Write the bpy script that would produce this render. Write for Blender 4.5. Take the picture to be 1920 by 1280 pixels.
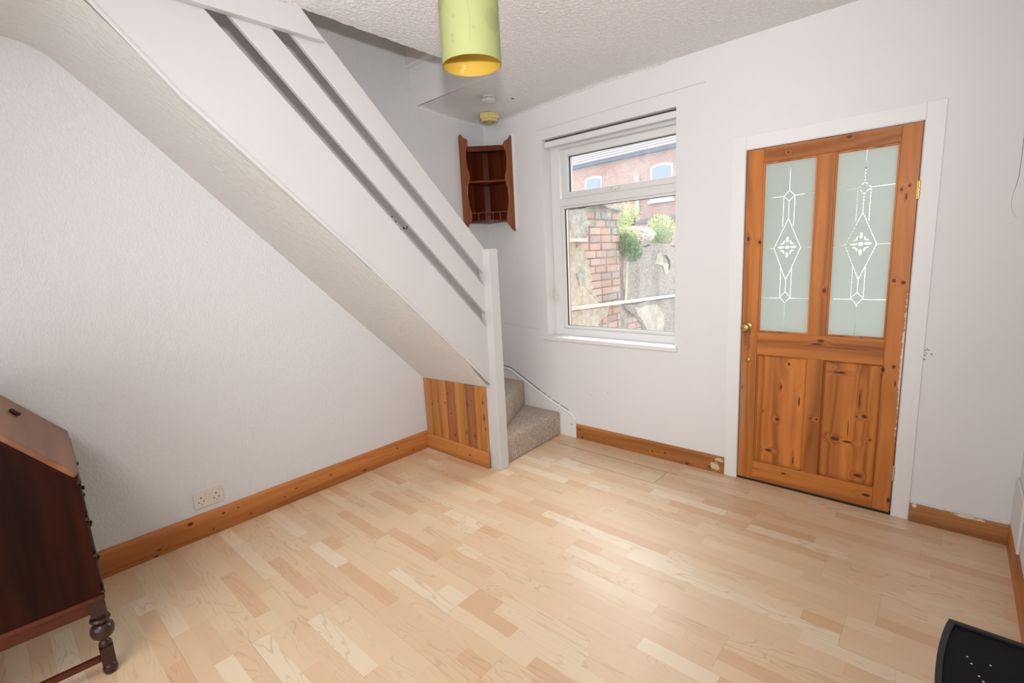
import bpy, bmesh, math, random
from mathutils import Vector, Matrix
R = random.Random(7)
for o in list(bpy.data.objects): bpy.data.objects.remove(o, do_unlink=True)
S = bpy.context.scene
COL = S.collection
PI = math.pi

# ---------------------------------------------------------------- camera
cam_d = bpy.data.cameras.new('camera'); cam = bpy.data.objects.new('camera', cam_d); COL.objects.link(cam)
cam_d.sensor_width = 36; cam_d.lens = 36*913.7/1920; cam_d.clip_start = 0.05; cam_d.clip_end = 200
r_ = Vector((0.7446, 0.6657, -0.0503)); u_ = Vector((-0.0777, 0.1613, 0.9838)); f_ = Vector((-0.663, 0.7286, -0.1718))
f_.normalize(); r_ = (r_ - f_*r_.dot(f_)).normalized(); u_ = r_.cross(f_)
M = Matrix((r_, u_, -f_)).transposed().to_4x4(); M.translation = Vector((2.9783, -3.0547, 1.4428))
cam.matrix_world = M
S.camera = cam

# ---------------------------------------------------------------- world, lights, exposure
w = bpy.data.worlds.new('overcast_sky'); S.world = w; w.use_nodes = True
bg = w.node_tree.nodes['Background']; bg.inputs[0].default_value = (0.90, 0.95, 1.0, 1); bg.inputs[1].default_value = 1.4

def area(name, loc, target, sx, sy, power, col=(1, 1, 1), spread=PI):
    d = bpy.data.lights.new(name, 'AREA'); d.shape = 'RECTANGLE'; d.size = sx; d.size_y = sy; d.energy = power; d.color = col
    d.spread = spread
    o = bpy.data.objects.new(name, d); COL.objects.link(o); o.location = loc
    o.rotation_euler = (Vector(target)-Vector(loc)).to_track_quat('-Z', 'Y').to_euler(); return o
# photographer's flash sitting above the lens
fl = bpy.data.lights.new('camera_flash', 'SPOT'); fl.energy = 122; fl.shadow_soft_size = 0.03; fl.spot_size = math.radians(108); fl.spot_blend = 1.0; fl.color = (1.0, 0.99, 1.0)
flo = bpy.data.objects.new('camera_flash', fl); COL.objects.link(flo); flo.location = (2.97, -3.03, 1.667)
flo.rotation_euler = Vector((-2.5, 2.85, 0.45)).to_track_quat('-Z', 'Y').to_euler()
# bright overcast sky high over the yard
sd = bpy.data.lights.new('overcast_sun', 'SUN'); sd.energy = 5.5; sd.angle = math.radians(60); sd.color = (1.0, 0.98, 0.95)
so = bpy.data.objects.new('overcast_sun', sd); COL.objects.link(so)
so.rotation_euler = Vector((0.28, -1.0, -0.95)).to_track_quat('-Z', 'Y').to_euler()
# soft fill lamp added behind the camera; no window stands there
area('back_fill', (2.0, -4.22, 1.15), (1.8, -1.0, 2.4), 2.2, 1.5, 22, (0.93, 0.97, 1.0))
area('overhead_fill', (2.1, -3.75, 2.5), (2.0, -2.6, 0), 1.4, 0.9, 29, (1.0, 0.95, 0.90))  # added overhead fill out of view, standing in for bounced flash
area('stairwell_fill', (0.4, -2.6, 4.6), (0.35, -1.4, 2.6), 0.6, 0.6, 5, (1.0, 0.86, 0.72))  # added warm fill lifting the dark stairwell

S.view_settings.view_transform = 'Standard'; S.view_settings.look = 'None'
S.view_settings.exposure = 0.53; S.view_settings.gamma = 1.0; S.view_settings.use_curve_mapping = False

# ---------------------------------------------------------------- materials
def newmat(name):
    m = bpy.data.materials.new(name); m.use_nodes = True; nt = m.node_tree
    b = nt.nodes['Principled BSDF']; return m, nt, b
def setp(b, col=None, rough=None, **k):
    if col is not None: b.inputs['Base Color'].default_value = (*col, 1)
    if rough is not None: b.inputs['Roughness'].default_value = rough
    for a, v in k.items(): b.inputs[a.replace('_', ' ')].default_value = v
class NG:
    def __init__(s, nt): s.nt = nt
    def n(s, t, **k):
        x = s.nt.nodes.new(t)
        for a, v in k.items(): setattr(x, a, v)
        return x
    def l(s, a, b): s.nt.links.new(a, b)
    def inp(s, sock, v):
        if isinstance(v, bpy.types.NodeSocket): s.l(v, sock)
        elif v is not None: sock.default_value = v
    def m(s, op, a, b=None, c=None, clamp=False):
        x = s.n('ShaderNodeMath', operation=op); x.use_clamp = clamp
        for i, v in enumerate((a, b, c)):
            if v is not None: s.inp(x.inputs[i], v)
        return x.outputs[0]
    def v(s, op, a, b=None, scale=None):
        x = s.n('ShaderNodeVectorMath', operation=op)
        s.inp(x.inputs[0], a)
        if b is not None: s.inp(x.inputs[1], b)
        if scale is not None: s.inp(x.inputs['Scale'], scale)
        return x.outputs['Value'] if op in ('LENGTH', 'DOT_PRODUCT', 'DISTANCE') else x.outputs[0]
    def noise(s, vec, scale, detail=2, rough=0.5, out='Fac', dist=0):
        x = s.n('ShaderNodeTexNoise'); s.inp(x.inputs['Vector'], vec); x.inputs['Scale'].default_value = scale
        x.inputs['Detail'].default_value = detail; x.inputs['Roughness'].default_value = rough; x.inputs['Distortion'].default_value = dist
        return x.outputs[out]
    def ramp(s, fac, stops, interp='LINEAR'):
        x = s.n('ShaderNodeValToRGB'); x.color_ramp.interpolation = interp; e = x.color_ramp.elements
        while len(e) < len(stops): e.new(0.5)
        for i, (p, c) in enumerate(stops):
            e[i].position = p; e[i].color = (*c, 1) if len(c) == 3 else c
        s.inp(x.inputs[0], fac); return x.outputs[0]
    def mix(s, fac, a, b, mode='MIX'):
        x = s.n('ShaderNodeMix', data_type='RGBA', blend_type=mode)
        s.inp(x.inputs[0], fac)
        for i, v in ((6, a), (7, b)):
            if isinstance(v, tuple) and len(v) == 3: v = (*v, 1)
            s.inp(x.inputs[i], v)
        return x.outputs[2]
    def mr(s, v, a, b, c=0.0, d=1.0, smooth=True):
        x = s.n('ShaderNodeMapRange'); x.interpolation_type = 'SMOOTHSTEP' if smooth else 'LINEAR'
        s.inp(x.inputs[0], v)
        for i, q in ((1, a), (2, b), (3, c), (4, d)): x.inputs[i].default_value = q
        return x.outputs[0]
    def bump(s, h, b, strength=0.3, dist=0.002):
        x = s.n('ShaderNodeBump'); x.inputs['Strength'].default_value = strength; x.inputs['Distance'].default_value = dist
        s.l(h, x.inputs['Height']); s.l(x.outputs[0], b.inputs['Normal'])
def plain(name, col, rough=0.5, bump=None, var=0.0, **k):
    m, nt, b = newmat(name); setp(b, col, rough, **k); g = NG(nt)
    tc = g.n('ShaderNodeTexCoord').outputs['Object']
    if var:
        c = g.noise(tc, 3.0, 3); lo = tuple(x*(1-var) for x in col)
        g.l(g.mix(c, lo, tuple(min(1, x*(1+var*0.4)) for x in col)), b.inputs['Base Color'])
    if bump: g.bump(g.noise(tc, bump[0], bump[1] if len(bump) > 2 else 3, 0.6), b, bump[-1], 0.002)
    return m

WHITE = plain('white_gloss_paint', (0.78, 0.77, 0.77), 0.42, (90, 2, 0.08), 0.03)
PVC = plain('white_pvc', (0.74, 0.745, 0.74), 0.35)
PVCOLD = plain('aged_cream_pvc', (0.66, 0.63, 0.56), 0.45)
GASKET = plain('black_gasket', (0.02, 0.022, 0.025), 0.6)
DARK = plain('dark_gap_shadow', (0.03, 0.028, 0.026), 0.9)
BRASS = plain('aged_brass', (0.36, 0.26, 0.09), 0.38, Metallic=0.85)
BRASSN = plain('bright_brass', (0.72, 0.56, 0.2), 0.3, Metallic=0.9)
CHROME = plain('chrome', (0.6, 0.6, 0.6), 0.25, Metallic=0.9)
CABLE = plain('white_cable', (0.75, 0.75, 0.72), 0.5)

def wall_mat(name, col, kind):
    m, nt, b = newmat(name); setp(b, col, 0.75); g = NG(nt); tc = g.n('ShaderNodeTexCoord').outputs['Object']
    big = g.noise(tc, 1.3, 3, 0.5)
    g.l(g.mix(big, tuple(x*0.965 for x in col), tuple(min(1, x*1.02) for x in col)), b.inputs['Base Color'])
    if kind == 'woodchip':
        mp = g.n('ShaderNodeMapping'); g.l(tc, mp.inputs[0]); mp.inputs['Scale'].default_value = (1, 1.0, 0.55)
        wob = g.noise(mp.outputs[0], 85, 3, 0.55, dist=0.8)
        h = g.mr(wob, 0.38, 0.62); g.bump(h, b, 0.42, 0.003)
    elif kind == 'artex':
        a = g.noise(tc, 55, 4, 0.6, dist=0.6); h = g.mr(a, 0.35, 0.68); g.bump(h, b, 0.8, 0.005)
    elif kind == 'soffit':
        mp = g.n('ShaderNodeMapping'); g.l(tc, mp.inputs[0]); mp.inputs['Rotation'].default_value = (PI/4, 0, 0); mp.inputs['Scale'].default_value = (1.6, 0.7, 1)
        a = g.noise(mp.outputs[0], 28, 5, 0.65, dist=0.8); g.bump(g.mr(a, 0.3, 0.75), b, 0.6, 0.006)
    else:
        a = g.noise(tc, 8, 3, 0.5); f = g.noise(tc, 120, 2, 0.5)
        g.bump(g.m('ADD', g.m('MULTIPLY', a, 2.0), f), b, 0.10, 0.003)
    return m
WALLP = wall_mat('white_wallpaper', (0.675, 0.68, 0.695), 'woodchip')
WALL = wall_mat('white_plaster', (0.745, 0.74, 0.75), 'plain')
CEIL = wall_mat('stippled_ceiling_paint', (0.83, 0.82, 0.825), 'artex')
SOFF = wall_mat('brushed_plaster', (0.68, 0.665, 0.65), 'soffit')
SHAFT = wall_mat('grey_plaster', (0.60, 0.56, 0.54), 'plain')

# pine: axis = grain direction, knots = [(x, y, z, r_across, r_along)] in object space
def pine(name, axis='z', c0=(0.30, 0.105, 0.026), c1=(0.50, 0.215, 0.062), knots=(), dark=(0.10, 0.026, 0.008), rnd=True, scale=1.0, rough=0.42, chance=0.0, plane=None, extra=None):
    m, nt, b = newmat(name); setp(b, c1, rough, Specular_IOR_Level=0.28); g = NG(nt)
    tc = g.n('ShaderNodeTexCoord').outputs['Object']
    oi = g.n('ShaderNodeObjectInfo').outputs['Random']
    off = g.v('SCALE', (3.1, 7.7, 5.3), scale=(oi if rnd else 0.0)) if rnd else None
    p = g.v('ADD', tc, off) if rnd else tc
    k = {'x': (0.07, 1, 1), 'y': (1, 0.07, 1), 'z': (1, 1, 0.07)}[axis]
    st = g.v('MULTIPLY', p, k)
    low = g.noise(st, 7*scale, 2, 0.45)
    field = g.m('MULTIPLY', low, 9.0)
    kmask = None
    for (kx, ky, kz, ra, rl) in knots:
        q = g.v('SUBTRACT', tc, (kx, ky, kz))
        inv = {'x': (1/rl, 1/ra, 1/ra), 'y': (1/ra, 1/rl, 1/ra), 'z': (1/ra, 1/ra, 1/rl)}[axis]
        if plane: inv = tuple(0.0 if 'xyz'[i] == plane else inv[i] for i in range(3))
        d = g.v('LENGTH', g.v('MULTIPLY', q, inv))
        km = g.mr(d, 0.6, 1.25, 1.0, 0.0)
        kmask = km if kmask is None else g.m('MAXIMUM', kmask, km)
        field = g.m('ADD', field, g.mr(d, 0.0, 4.0, 0.75, 0.0))
    ring = g.m('FRACT', field)
    ringd = g.mr(g.m('ABSOLUTE', g.m('SUBTRACT', ring, 0.5)), 0.0, 0.5)
    fine = g.noise(g.v('MULTIPLY', p, {'x': (0.02, 1, 1), 'y': (1, 0.02, 1), 'z': (1, 1, 0.02)}[axis]), 240, 2, 0.6)
    fac = g.m('ADD', g.m('MULTIPLY', ringd, 0.55), g.m('MULTIPLY', fine, 0.45), clamp=True)
    col = g.mix(fac, c0, c1)
    big = g.noise(g.v('MULTIPLY', st, {'x': (.4, 1, 1), 'y': (1, .4, 1), 'z': (1, 1, .4)}[axis]), 14.0, 1); col = g.mix(g.mr(big, 0.36, 0.64), g.mix(0.45, col, tuple(min(1, q*1.5) for q in c1)), g.mix(0.22, col, c0))
    if chance:
        vo = g.n('ShaderNodeTexVoronoi'); g.l(g.v('MULTIPLY', p, {'x': (.55, 1, 1), 'y': (1, .55, 1), 'z': (1, 1, .55)}[axis]), vo.inputs['Vector']); vo.inputs['Scale'].default_value = 9
        sep = g.n('ShaderNodeSeparateColor'); g.l(vo.outputs['Color'], sep.inputs[0])
        on = g.m('LESS_THAN', sep.outputs[0], chance)
        km = g.m('MULTIPLY', g.mr(vo.outputs['Distance'], 0.06, 0.16, 1.0, 0.0), on)
        kmask = km if kmask is None else g.m('MAXIMUM', kmask, km)
    if kmask is not None: col = g.mix(kmask, col, dark)
    if extra:
        for (ex, ey, ez, rx, ry, rz, ec, amt) in extra:
            q = g.v('MULTIPLY', g.v('SUBTRACT', tc, (ex, ey, ez)), (1/rx, 1/ry, 1/rz))
            d = g.v('LENGTH', q); n = g.noise(tc, 40, 4, 0.7)
            e = g.mr(g.m('ADD', d, g.m('MULTIPLY', g.m('SUBTRACT', n, 0.5), 2.6)), 0.7, 1.15, amt, 0.0)
            col = g.mix(e, col, ec)
    g.l(col, b.inputs['Base Color']); g.bump(fac, b, 0.06, 0.001)
    return m

# ---------------------------------------------------------------- mesh helpers
class MB:
    def __init__(s): s.v = []; s.f = []
    def add(s, vs, fs):
        n = len(s.v); s.v += [tuple(x) for x in vs]; s.f += [tuple(i+n for i in f) for f in fs]; return s
    def box(s, x0, x1, y0, y1, z0, z1):
        return s.add([(x0, y0, z0), (x1, y0, z0), (x1, y1, z0), (x0, y1, z0), (x0, y0, z1), (x1, y0, z1), (x1, y1, z1), (x0, y1, z1)],
                     [(0, 3, 2, 1), (4, 5, 6, 7), (0, 1, 5, 4), (1, 2, 6, 5), (2, 3, 7, 6), (3, 0, 4, 7)])
    def prism(s, poly, axis, a, b):
        n = len(poly)
        def P(p, t): return {'x': (t, p[0], p[1]), 'y': (p[0], t, p[1]), 'z': (p[0], p[1], t)}[axis]
        ar = sum(poly[i][0]*poly[(i+1) % n][1]-poly[(i+1) % n][0]*poly[i][1] for i in range(n))
        if (ar > 0) == (axis == 'y'): poly = poly[::-1]
        vs = [P(p, a) for p in poly]+[P(p, b) for p in poly]
        fs = [tuple(range(n))[::-1], tuple(range(n, 2*n))]+[(i, (i+1) % n, (i+1) % n+n, i+n) for i in range(n)]
        return s.add(vs, fs)
    def lathe(s, prof, c=(0, 0, 0), axis='z', n=20):
        vs = []; fs = []
        for (r, h) in prof:
            for i in range(n):
                a = 2*PI*i/n; p = (r*math.cos(a), r*math.sin(a), h)
                if axis == 'y': p = (p[0], p[2], p[1])
                if axis == 'x': p = (p[2], p[0], p[1])
                vs.append((p[0]+c[0], p[1]+c[1], p[2]+c[2]))
        m = len(prof)
        for j in range(m-1):
            for i in range(n): fs.append((j*n+i, j*n+(i+1) % n, (j+1)*n+(i+1) % n, (j+1)*n+i))
        fs.append(tuple(range(n))[::-1]); fs.append(tuple(range((m-1)*n, m*n)))
        return s.add(vs, fs)
    def tube(s, pts, r, n=8):
        pts = [Vector(p) for p in pts]; vs = []; fs = []
        for i, p in enumerate(pts):
            t = (pts[min(i+1, len(pts)-1)]-pts[max(i-1, 0)]).normalized()
            up = Vector((0, 0, 1)) if abs(t.z) < 0.9 else Vector((1, 0, 0))
            a = t.cross(up).normalized(); b2 = t.cross(a)
            for k in range(n):
                q = 2*PI*k/n; vs.append(p+a*math.cos(q)*r+b2*math.sin(q)*r)
        for i in range(len(pts)-1):
            for k in range(n): fs.append((i*n+k, i*n+(k+1) % n, (i+1)*n+(k+1) % n, (i+1)*n+k))
        fs.append(tuple(range(n))[::-1]); fs.append(tuple(range((len(pts)-1)*n, len(pts)*n)))
        return s.add(vs, fs)
    def build(s, name, mat, parent=None, bevel=0, seg=2, smooth=False, world=True, off=None):
        me = bpy.data.meshes.new(name); L = Vector((0, 0, 0))
        if parent is not None and world: L = wloc(parent)
        if off is not None: L = Vector(off)
        me.from_pydata([tuple(Vector(v)-L) for v in s.v], [], s.f); me.update()
        bm = bmesh.new(); bm.from_mesh(me); bmesh.ops.recalc_face_normals(bm, faces=bm.faces)
        if bevel:
            es = [e for e in bm.edges if len(e.link_faces) == 2 and e.calc_face_angle(0) > 0.6]
            try: bmesh.ops.bevel(bm, geom=es, offset=bevel, segments=seg, profile=0.6, affect='EDGES', clamp_overlap=True)
            except Exception: pass
        bm.to_mesh(me); bm.free()
        me.materials.append(mat)
        if smooth: me.shade_smooth(); me.set_sharp_from_angle(angle=math.radians(42))
        o = bpy.data.objects.new(name, me); COL.objects.link(o)
        if parent is not None: o.parent = parent
        elif off is not None: o.location = off
        return o
def wloc(o):
    L = Vector(o.location)
    while o.parent: o = o.parent; L += Vector(o.location)
    return L
def tag(o, label=None, cat=None, group=None, kind=None):
    if label: o['label'] = label
    if cat: o['category'] = cat
    if group: o['group'] = group
    if kind: o['kind'] = kind
    return o
def empty(name, loc, label=None, cat=None, group=None, kind=None, rz=0):
    o = bpy.data.objects.new(name, None); COL.objects.link(o); o.location = loc; o.rotation_euler = (0, 0, rz); o.empty_display_size = 0.1
    return tag(o, label, cat, group, kind)

# ================================================================ SETTING
XR = 3.277; YN = -4.3; ZC = 2.56
FLOORBASE = plain('dark_subfloor', (0.16, 0.11, 0.075), 0.8)
floor = tag(MB().box(-0.1, XR+0.1, YN-0.1, 0.1, -0.12, -0.009).build('floor', FLOORBASE), 'floor of pale three strip laminate boards laid across the room', kind='structure')

def lam_mat():
    m, nt, b = newmat('maple_laminate'); setp(b, None, 0.33, Coat_Weight=0.38, Coat_Roughness=0.36); g = NG(nt)
    at = g.n('ShaderNodeAttribute', attribute_name='tone').outputs['Vector']
    sp = g.n('ShaderNodeSeparateXYZ'); g.l(at, sp.inputs[0]); tone, ox, oy = sp.outputs
    tc = g.n('ShaderNodeTexCoord').outputs['Object']
    cb = g.n('ShaderNodeCombineXYZ'); g.l(g.m('MULTIPLY', ox, 37.0), cb.inputs[0]); g.l(g.m('MULTIPLY', oy, 53.0), cb.inputs[1]); g.l(g.m('MULTIPLY', ox, 11.0), cb.inputs[2])
    p = g.v('ADD', tc, cb.outputs[0])
    st = g.v('MULTIPLY', p, (0.16, 1, 1))
    fld = g.m('MULTIPLY', g.noise(st, 11, 2, 0.5, dist=0.5), 11.0)
    rg = g.m('ABSOLUTE', g.m('SUBTRACT', g.m('FRACT', fld), 0.5))
    line = g.mr(rg, 0.0, 0.16, 1.0, 0.0)
    gate = g.mr(g.noise(st, 4, 2), 0.42, 0.6)
    fine = g.noise(g.v('MULTIPLY', p, (0.03, 1, 1)), 160, 3, 0.6)
    base = g.ramp(tone, [(0.0, (0.665, 0.435, 0.26)), (0.25, (0.70, 0.495, 0.31)), (0.5, (0.73, 0.54, 0.35)), (0.75, (0.75, 0.585, 0.395)), (1.0, (0.785, 0.65, 0.475))])
    c = g.mix(g.m('MULTIPLY', g.m('MULTIPLY', line, gate), 0.38), base, (0.42, 0.26, 0.14))
    c = g.mix(g.m('MULTIPLY', fine, 0.16), c, (0.50, 0.33, 0.20))
    sc = g.mr(g.noise(tc, 260, 1), 0.83, 0.86); c = g.mix(g.m('MULTIPLY', sc, 0.6), c, (0.12, 0.08, 0.05))
    g.l(c, b.inputs['Base Color'])
    g.l(g.mr(g.noise(tc, 6, 4, 0.6), 0.3, 0.7, 0.42, 0.52), b.inputs['Roughness'])
    return m
LAM = lam_mat()
def laminate(x0, x1, y0, y1, joint0, gap=0.00022):
    """one board: slab whose top is cut into three rows of printed staves with hairline bevels"""
    me = bpy.data.meshes.new('laminate_board'); vs = []; fs = []; tn = []
    cx, cy = (x0+x1)/2, (y0+y1)/2; L = 1.285
    def quad(a, b, c, d, t): n = len(vs); vs.extend((a, b, c, d)); fs.append((n, n+1, n+2, n+3)); tn.append(t)
    X0, X1, Y0, Y1 = x0+gap-cx, x1-gap-cx, y0+gap-cy, y1-gap-cy
    lanes = 3 if (y1-y0) > 0.15 else max(1, round((y1-y0)/0.065))
    lw = (y1-y0)/lanes
    for l in range(lanes):
        offs = [0.0, 0.29, 0.145][l % 3]; cuts = [X0]
        for k in range(-1, 5):
            c = joint0-cx+offs+k*0.43
            if X0+0.03 < c < X1-0.03: cuts.append(c)
        cuts.append(X1)
        a = Y0 if l == 0 else y0+l*lw-cy; bb = Y1 if l == lanes-1 else y0+(l+1)*lw-cy
        for i in range(len(cuts)-1):
            t = (R.choice([0.0, 0.2, 0.3, 0.35, 0.45, 0.45, 0.5, 0.5, 0.55, 0.6, 0.7, 0.8, 1.0]), R.random(), R.random())
            quad((cuts[i], a, 0), (cuts[i+1], a, 0), (cuts[i+1], bb, 0), (cuts[i], bb, 0), t)
    t = (0.1, 0.5, 0.5); z = -0.008
    quad((X0, Y0, z), (X1, Y0, z), (X1, Y0, 0), (X0, Y0, 0), t); quad((X0, Y1, 0), (X1, Y1, 0), (X1, Y1, z), (X0, Y1, z), t)
    quad((X0, Y0, 0), (X0, Y1, 0), (X0, Y1, z), (X0, Y0, z), t); quad((X1, Y0, z), (X1, Y1, z), (X1, Y1, 0), (X1, Y0, 0), t)
    me.from_pydata(vs, [], fs); me.update()
    at = me.attributes.new('tone', 'FLOAT_VECTOR', 'CORNER')
    for pl in me.polygons:
        for li in pl.loop_indices: at.data[li].vector = tn[pl.index]
    me.materials.append(LAM)
    o = bpy.data.objects.new('laminate_board', me); COL.objects.link(o); o.parent = floor; o.location = (cx, cy, 0)
    return o
rows = [(-0.188, 0.0)]+[(-0.188-0.1955*(k+1), -0.188-0.1955*k) for k in range(21)]
for k, (a, b) in enumerate(rows):
    j = {0: 1.75, 1: 1.683, 11: 1.10}.get(k, R.uniform(0, 1.285))
    while j > 0: j -= 1.285
    x = j
    while x < XR:
        xa, xb = max(x, 0.0), min(x+1.285, XR)
        a2 = max(a, YN)
        if xb-xa > 0.02 and b-a2 > 0.02: laminate(xa, xb, a2, b, x)
        x += 1.285
# opened-up joints of the board by the window wall
for (x0, x1, y0, y1) in ((0.80, 1.683, -0.1895, -0.1865), (1.683, 1.756, -0.1893, -0.1868), (1.05, 1.683, -0.3845, -0.3825), (1.6815, 1.6835, -0.3835, -0.188)):
    MB().box(x0, x1, y0, y1, -0.002, 0.0003).build('open_joint', DARK, floor)

# walls ----------------------------------------------------------------
wl = MB().box(-0.12, 0.0, YN-0.1, 0.12, -0.1, 4.9).build('wall_left', WALLP); tag(wl, 'left wall in white textured wallpaper running up the stairwell', kind='structure')
# back wall: inner leaf with window and door openings
bw = MB(); WX0, WX1, WZ0, WZ1 = 0.596, 1.646, 0.771, 2.29; DX0, DX1, DZ = 2.053, 2.834, 1.969
for (x0, x1, z0, z1) in ((0, WX0, -0.1, 2.70), (WX0, WX1, -0.1, WZ0), (WX0, WX1, WZ1, 2.70), (WX1, DX0, -0.1, 2.70), (DX0, DX1, DZ, 2.70), (DX1, XR+0.1, -0.1, 2.70)):
    bw.box(x0, x1, 0, 0.10, z0, z1)
wb = bw.build('wall_back', WALL); tag(wb, 'back wall of painted plaster with the window and the pine door', kind='structure')
BRICKP = plain('outer_leaf', (0.5, 0.3, 0.24), 0.9, (30, 3, 0.4), 0.2)
ow = MB()
for (x0, x1, z0, z1) in ((-0.3, 0.60, -0.4, 5.0), (0.60, 1.72, -0.4, 0.79), (0.60, 1.72, 2.29, 5.0), (1.72, 1.86, -0.4, 5.0)):
    ow.box(x0, x1, 0.165, 0.33, z0, z1)
tag(ow.build('wall_outer', BRICKP), 'outer brick leaf around the window', kind='structure')
# close the cavity round the frame
cv = MB()
for (x0, x1, z0, z1) in ((0.50, 0.60, 0.7, 2.4), (1.72, 1.82, 0.7, 2.4), (0.60, 1.72, 0.7, 0.79), (0.60, 1.72, 2.292, 2.4)): cv.box(x0, x1, 0.10, 0.165, z0, z1)
tag(cv.build('trim_2', WALL), 'plaster packing behind the window frame', kind='structure')
wr = MB().box(XR, XR+0.12, YN-0.1, 0.0, 0.0, 2.7).build('wall_right', WALL); tag(wr, 'right wall of white painted plaster', kind='structure')
tag(MB().box(-0.1, XR+0.1, YN-0.12, YN, -0.1, 2.7).build('wall_near', WALL), 'near wall behind the camera', kind='structure')

# ceiling with dipping coved corner ------------------------------------
def dip(x, y):
    sx = max(0, 1-x/1.25); sy = max(0, 1-abs(y)/0.80)
    a = 0.045*(sx*sx*(3-2*sx))*(sy*sy*(3-2*sy))**0.6 if sy > 0 else 0
    r = 0.035; d = 0
    if abs(y) < r and x < 1.6: d += (1-math.sqrt(max(0, 1-(1-abs(y)/r)**2)))*r*0.5
    if x < r: d += (1-math.sqrt(max(0, 1-(1-x/r)**2)))*r*0.5
    return a+d
def ceil_grid(mb, xs, ys):
    n = len(xs); vs = [(x, y, ZC-dip(x, y)) for y in ys for x in xs]
    mb.add(vs, [(j*n+i, j*n+i+1, (j+1)*n+i+1, (j+1)*n+i) for j in range(len(ys)-1) for i in range(n-1)])
def lin(a, b, n): return [a+(b-a)*i/n for i in range(n+1)]
YB = -0.657
cm = MB(); ce = 0.765
ceil_grid(cm, [0, .008, .018, .035]+lin(.08, ce, 12)+lin(0.85, 1.7, 10)+[2.4, XR], lin(YB, -.05, 12)+[-.035, -.018, -.008, 0])
ceil_grid(cm, [ce]+lin(0.85, 1.7, 4)+[2.4, XR], [YN]+lin(-4.0, YB, 6))
ceil = cm.build('ceiling', CEIL, smooth=True); tag(ceil, 'stippled white ceiling dipping into the corner over the shelf', kind='structure')
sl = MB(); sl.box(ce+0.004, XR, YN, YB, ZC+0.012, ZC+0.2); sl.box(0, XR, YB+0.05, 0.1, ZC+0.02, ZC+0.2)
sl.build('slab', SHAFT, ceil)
# ragged plaster edge of the stair opening
eg = MB(); ys = lin(-1.95, YB, 60); pts = []
for i, y in enumerate(ys): pts.append(ce-0.004+R.uniform(-0.005, 0.004)-0.03*(i/60))
for i in range(len(ys)-1):
    eg.add([(pts[i], ys[i], ZC-0.001), (pts[i+1], ys[i+1], ZC-0.001), (ce+0.02, ys[i+1], ZC-0.001), (ce+0.02, ys[i], ZC-0.001),
            (pts[i]+0.006, ys[i], ZC+0.014), (pts[i+1]+0.006, ys[i+1], ZC+0.014)], [(0, 1, 2, 3), (0, 4, 5, 1)])
eg.build('plaster_edge', CEIL, ceil)
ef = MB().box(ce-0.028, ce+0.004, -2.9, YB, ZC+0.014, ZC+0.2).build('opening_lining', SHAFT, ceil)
# bulkhead at the far side of the opening, wall above it
bh = MB().prism([(YB, ZC-0.006), (-0.727, 2.778), (-0.75, 2.778), (-0.745, 2.80), (-0.70, 2.80), (YB+0.07, ZC+0.02)], 'x', 0.0, 0.80)
tag(bh.build('trim_3', WALL), 'sloping white bulkhead at the end of the stairwell opening', kind='structure')
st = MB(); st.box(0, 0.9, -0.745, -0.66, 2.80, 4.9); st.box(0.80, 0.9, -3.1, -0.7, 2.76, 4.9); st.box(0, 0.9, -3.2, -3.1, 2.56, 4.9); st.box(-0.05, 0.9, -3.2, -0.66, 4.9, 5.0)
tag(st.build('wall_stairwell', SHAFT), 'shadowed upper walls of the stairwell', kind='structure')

# baseboards -------------------------------------------------------------
PINEB_Y = pine('pine_skirting_y', 'y', c0=(0.27, 0.088, 0.022), c1=(0.46, 0.18, 0.05), chance=0.32, plane=None)
KL = [(-2.62, .006, 4, 9), (-2.604, .033, 4, 6), (-2.453, .108, 8, 12), (-2.291, .100, 5, 8), (-2.213, .100, 3, 6), (-2.154, .037, 3, 6), (-1.95, .055, 3, 5), (-1.876, .081, 3, 9), (-1.647, .082, 4, 7), (-1.40, .020, 5, 9), (-1.12, .09, 5, 8), (-.98, .03, 3, 6), (-2.35, .03, 3, 5)]
PINE_L = pine('pine_skirting_left', 'y', c0=(0.27, 0.088, 0.022), c1=(0.46, 0.18, 0.05), knots=[(0, y, z, a*.0012, b*.0012) for y, z, a, b in KL], rnd=False, plane='x')
KBK = [(.88, .073, 6, 12), (.908, .014, 7, 14), (1.102, .052, 4, 7), (1.495, .043, 5, 8), (1.59, .05, 6, 11), (1.745, .014, 8, 14), (1.90, .032, 9, 13), (1.30, .08, 3, 6)]
BX_EX = [(1.925, -0.02, 0.045, 0.03, 0.1, 0.03, (0.62, 0.50, 0.33), 1.0), (1.955, -0.02, 0.09, 0.03, 0.1, 0.012, (0.62, 0.50, 0.33), 1.0)]
PINEB_X = pine('pine_skirting_x', 'x', c0=(0.24, 0.085, 0.022), c1=(0.41, 0.165, 0.045), knots=[(x, 0, z, a*.0011, b*.0011) for x, z, a, b in KBK], plane='y', rnd=False, extra=BX_EX)
BX_EX2 = [(2.925, -0.02, 0.088, 0.012, 0.1, 0.014, (0.74, 0.66, 0.55), 1.0), (3.12, -0.02, 0.094, 0.05, 0.1, 0.007, (0.70, 0.62, 0.48), 1.0), (3.03, -0.02, 0.103, 0.10, 0.1, 0.005, (0.70, 0.62, 0.48), 1.0)]
PINEB_X2 = pine('pine_skirting_scuffed', 'x', c0=(0.25, 0.10, 0.035), c1=(0.40, 0.18, 0.065), rnd=False, extra=BX_EX2)
def skirt_prof(h, t): return [(0, 0), (t, 0), (t, h-0.014), (t*0.55, h-0.003), (t*0.3, h), (0, h)]
tag(MB().prism([(a, b) for a, b in skirt_prof(0.137, 0.018)], 'y', -4.28, -0.822).build('baseboard_left', PINE_L), 'long varnished pine baseboard along the left wall', kind='structure')
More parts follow.
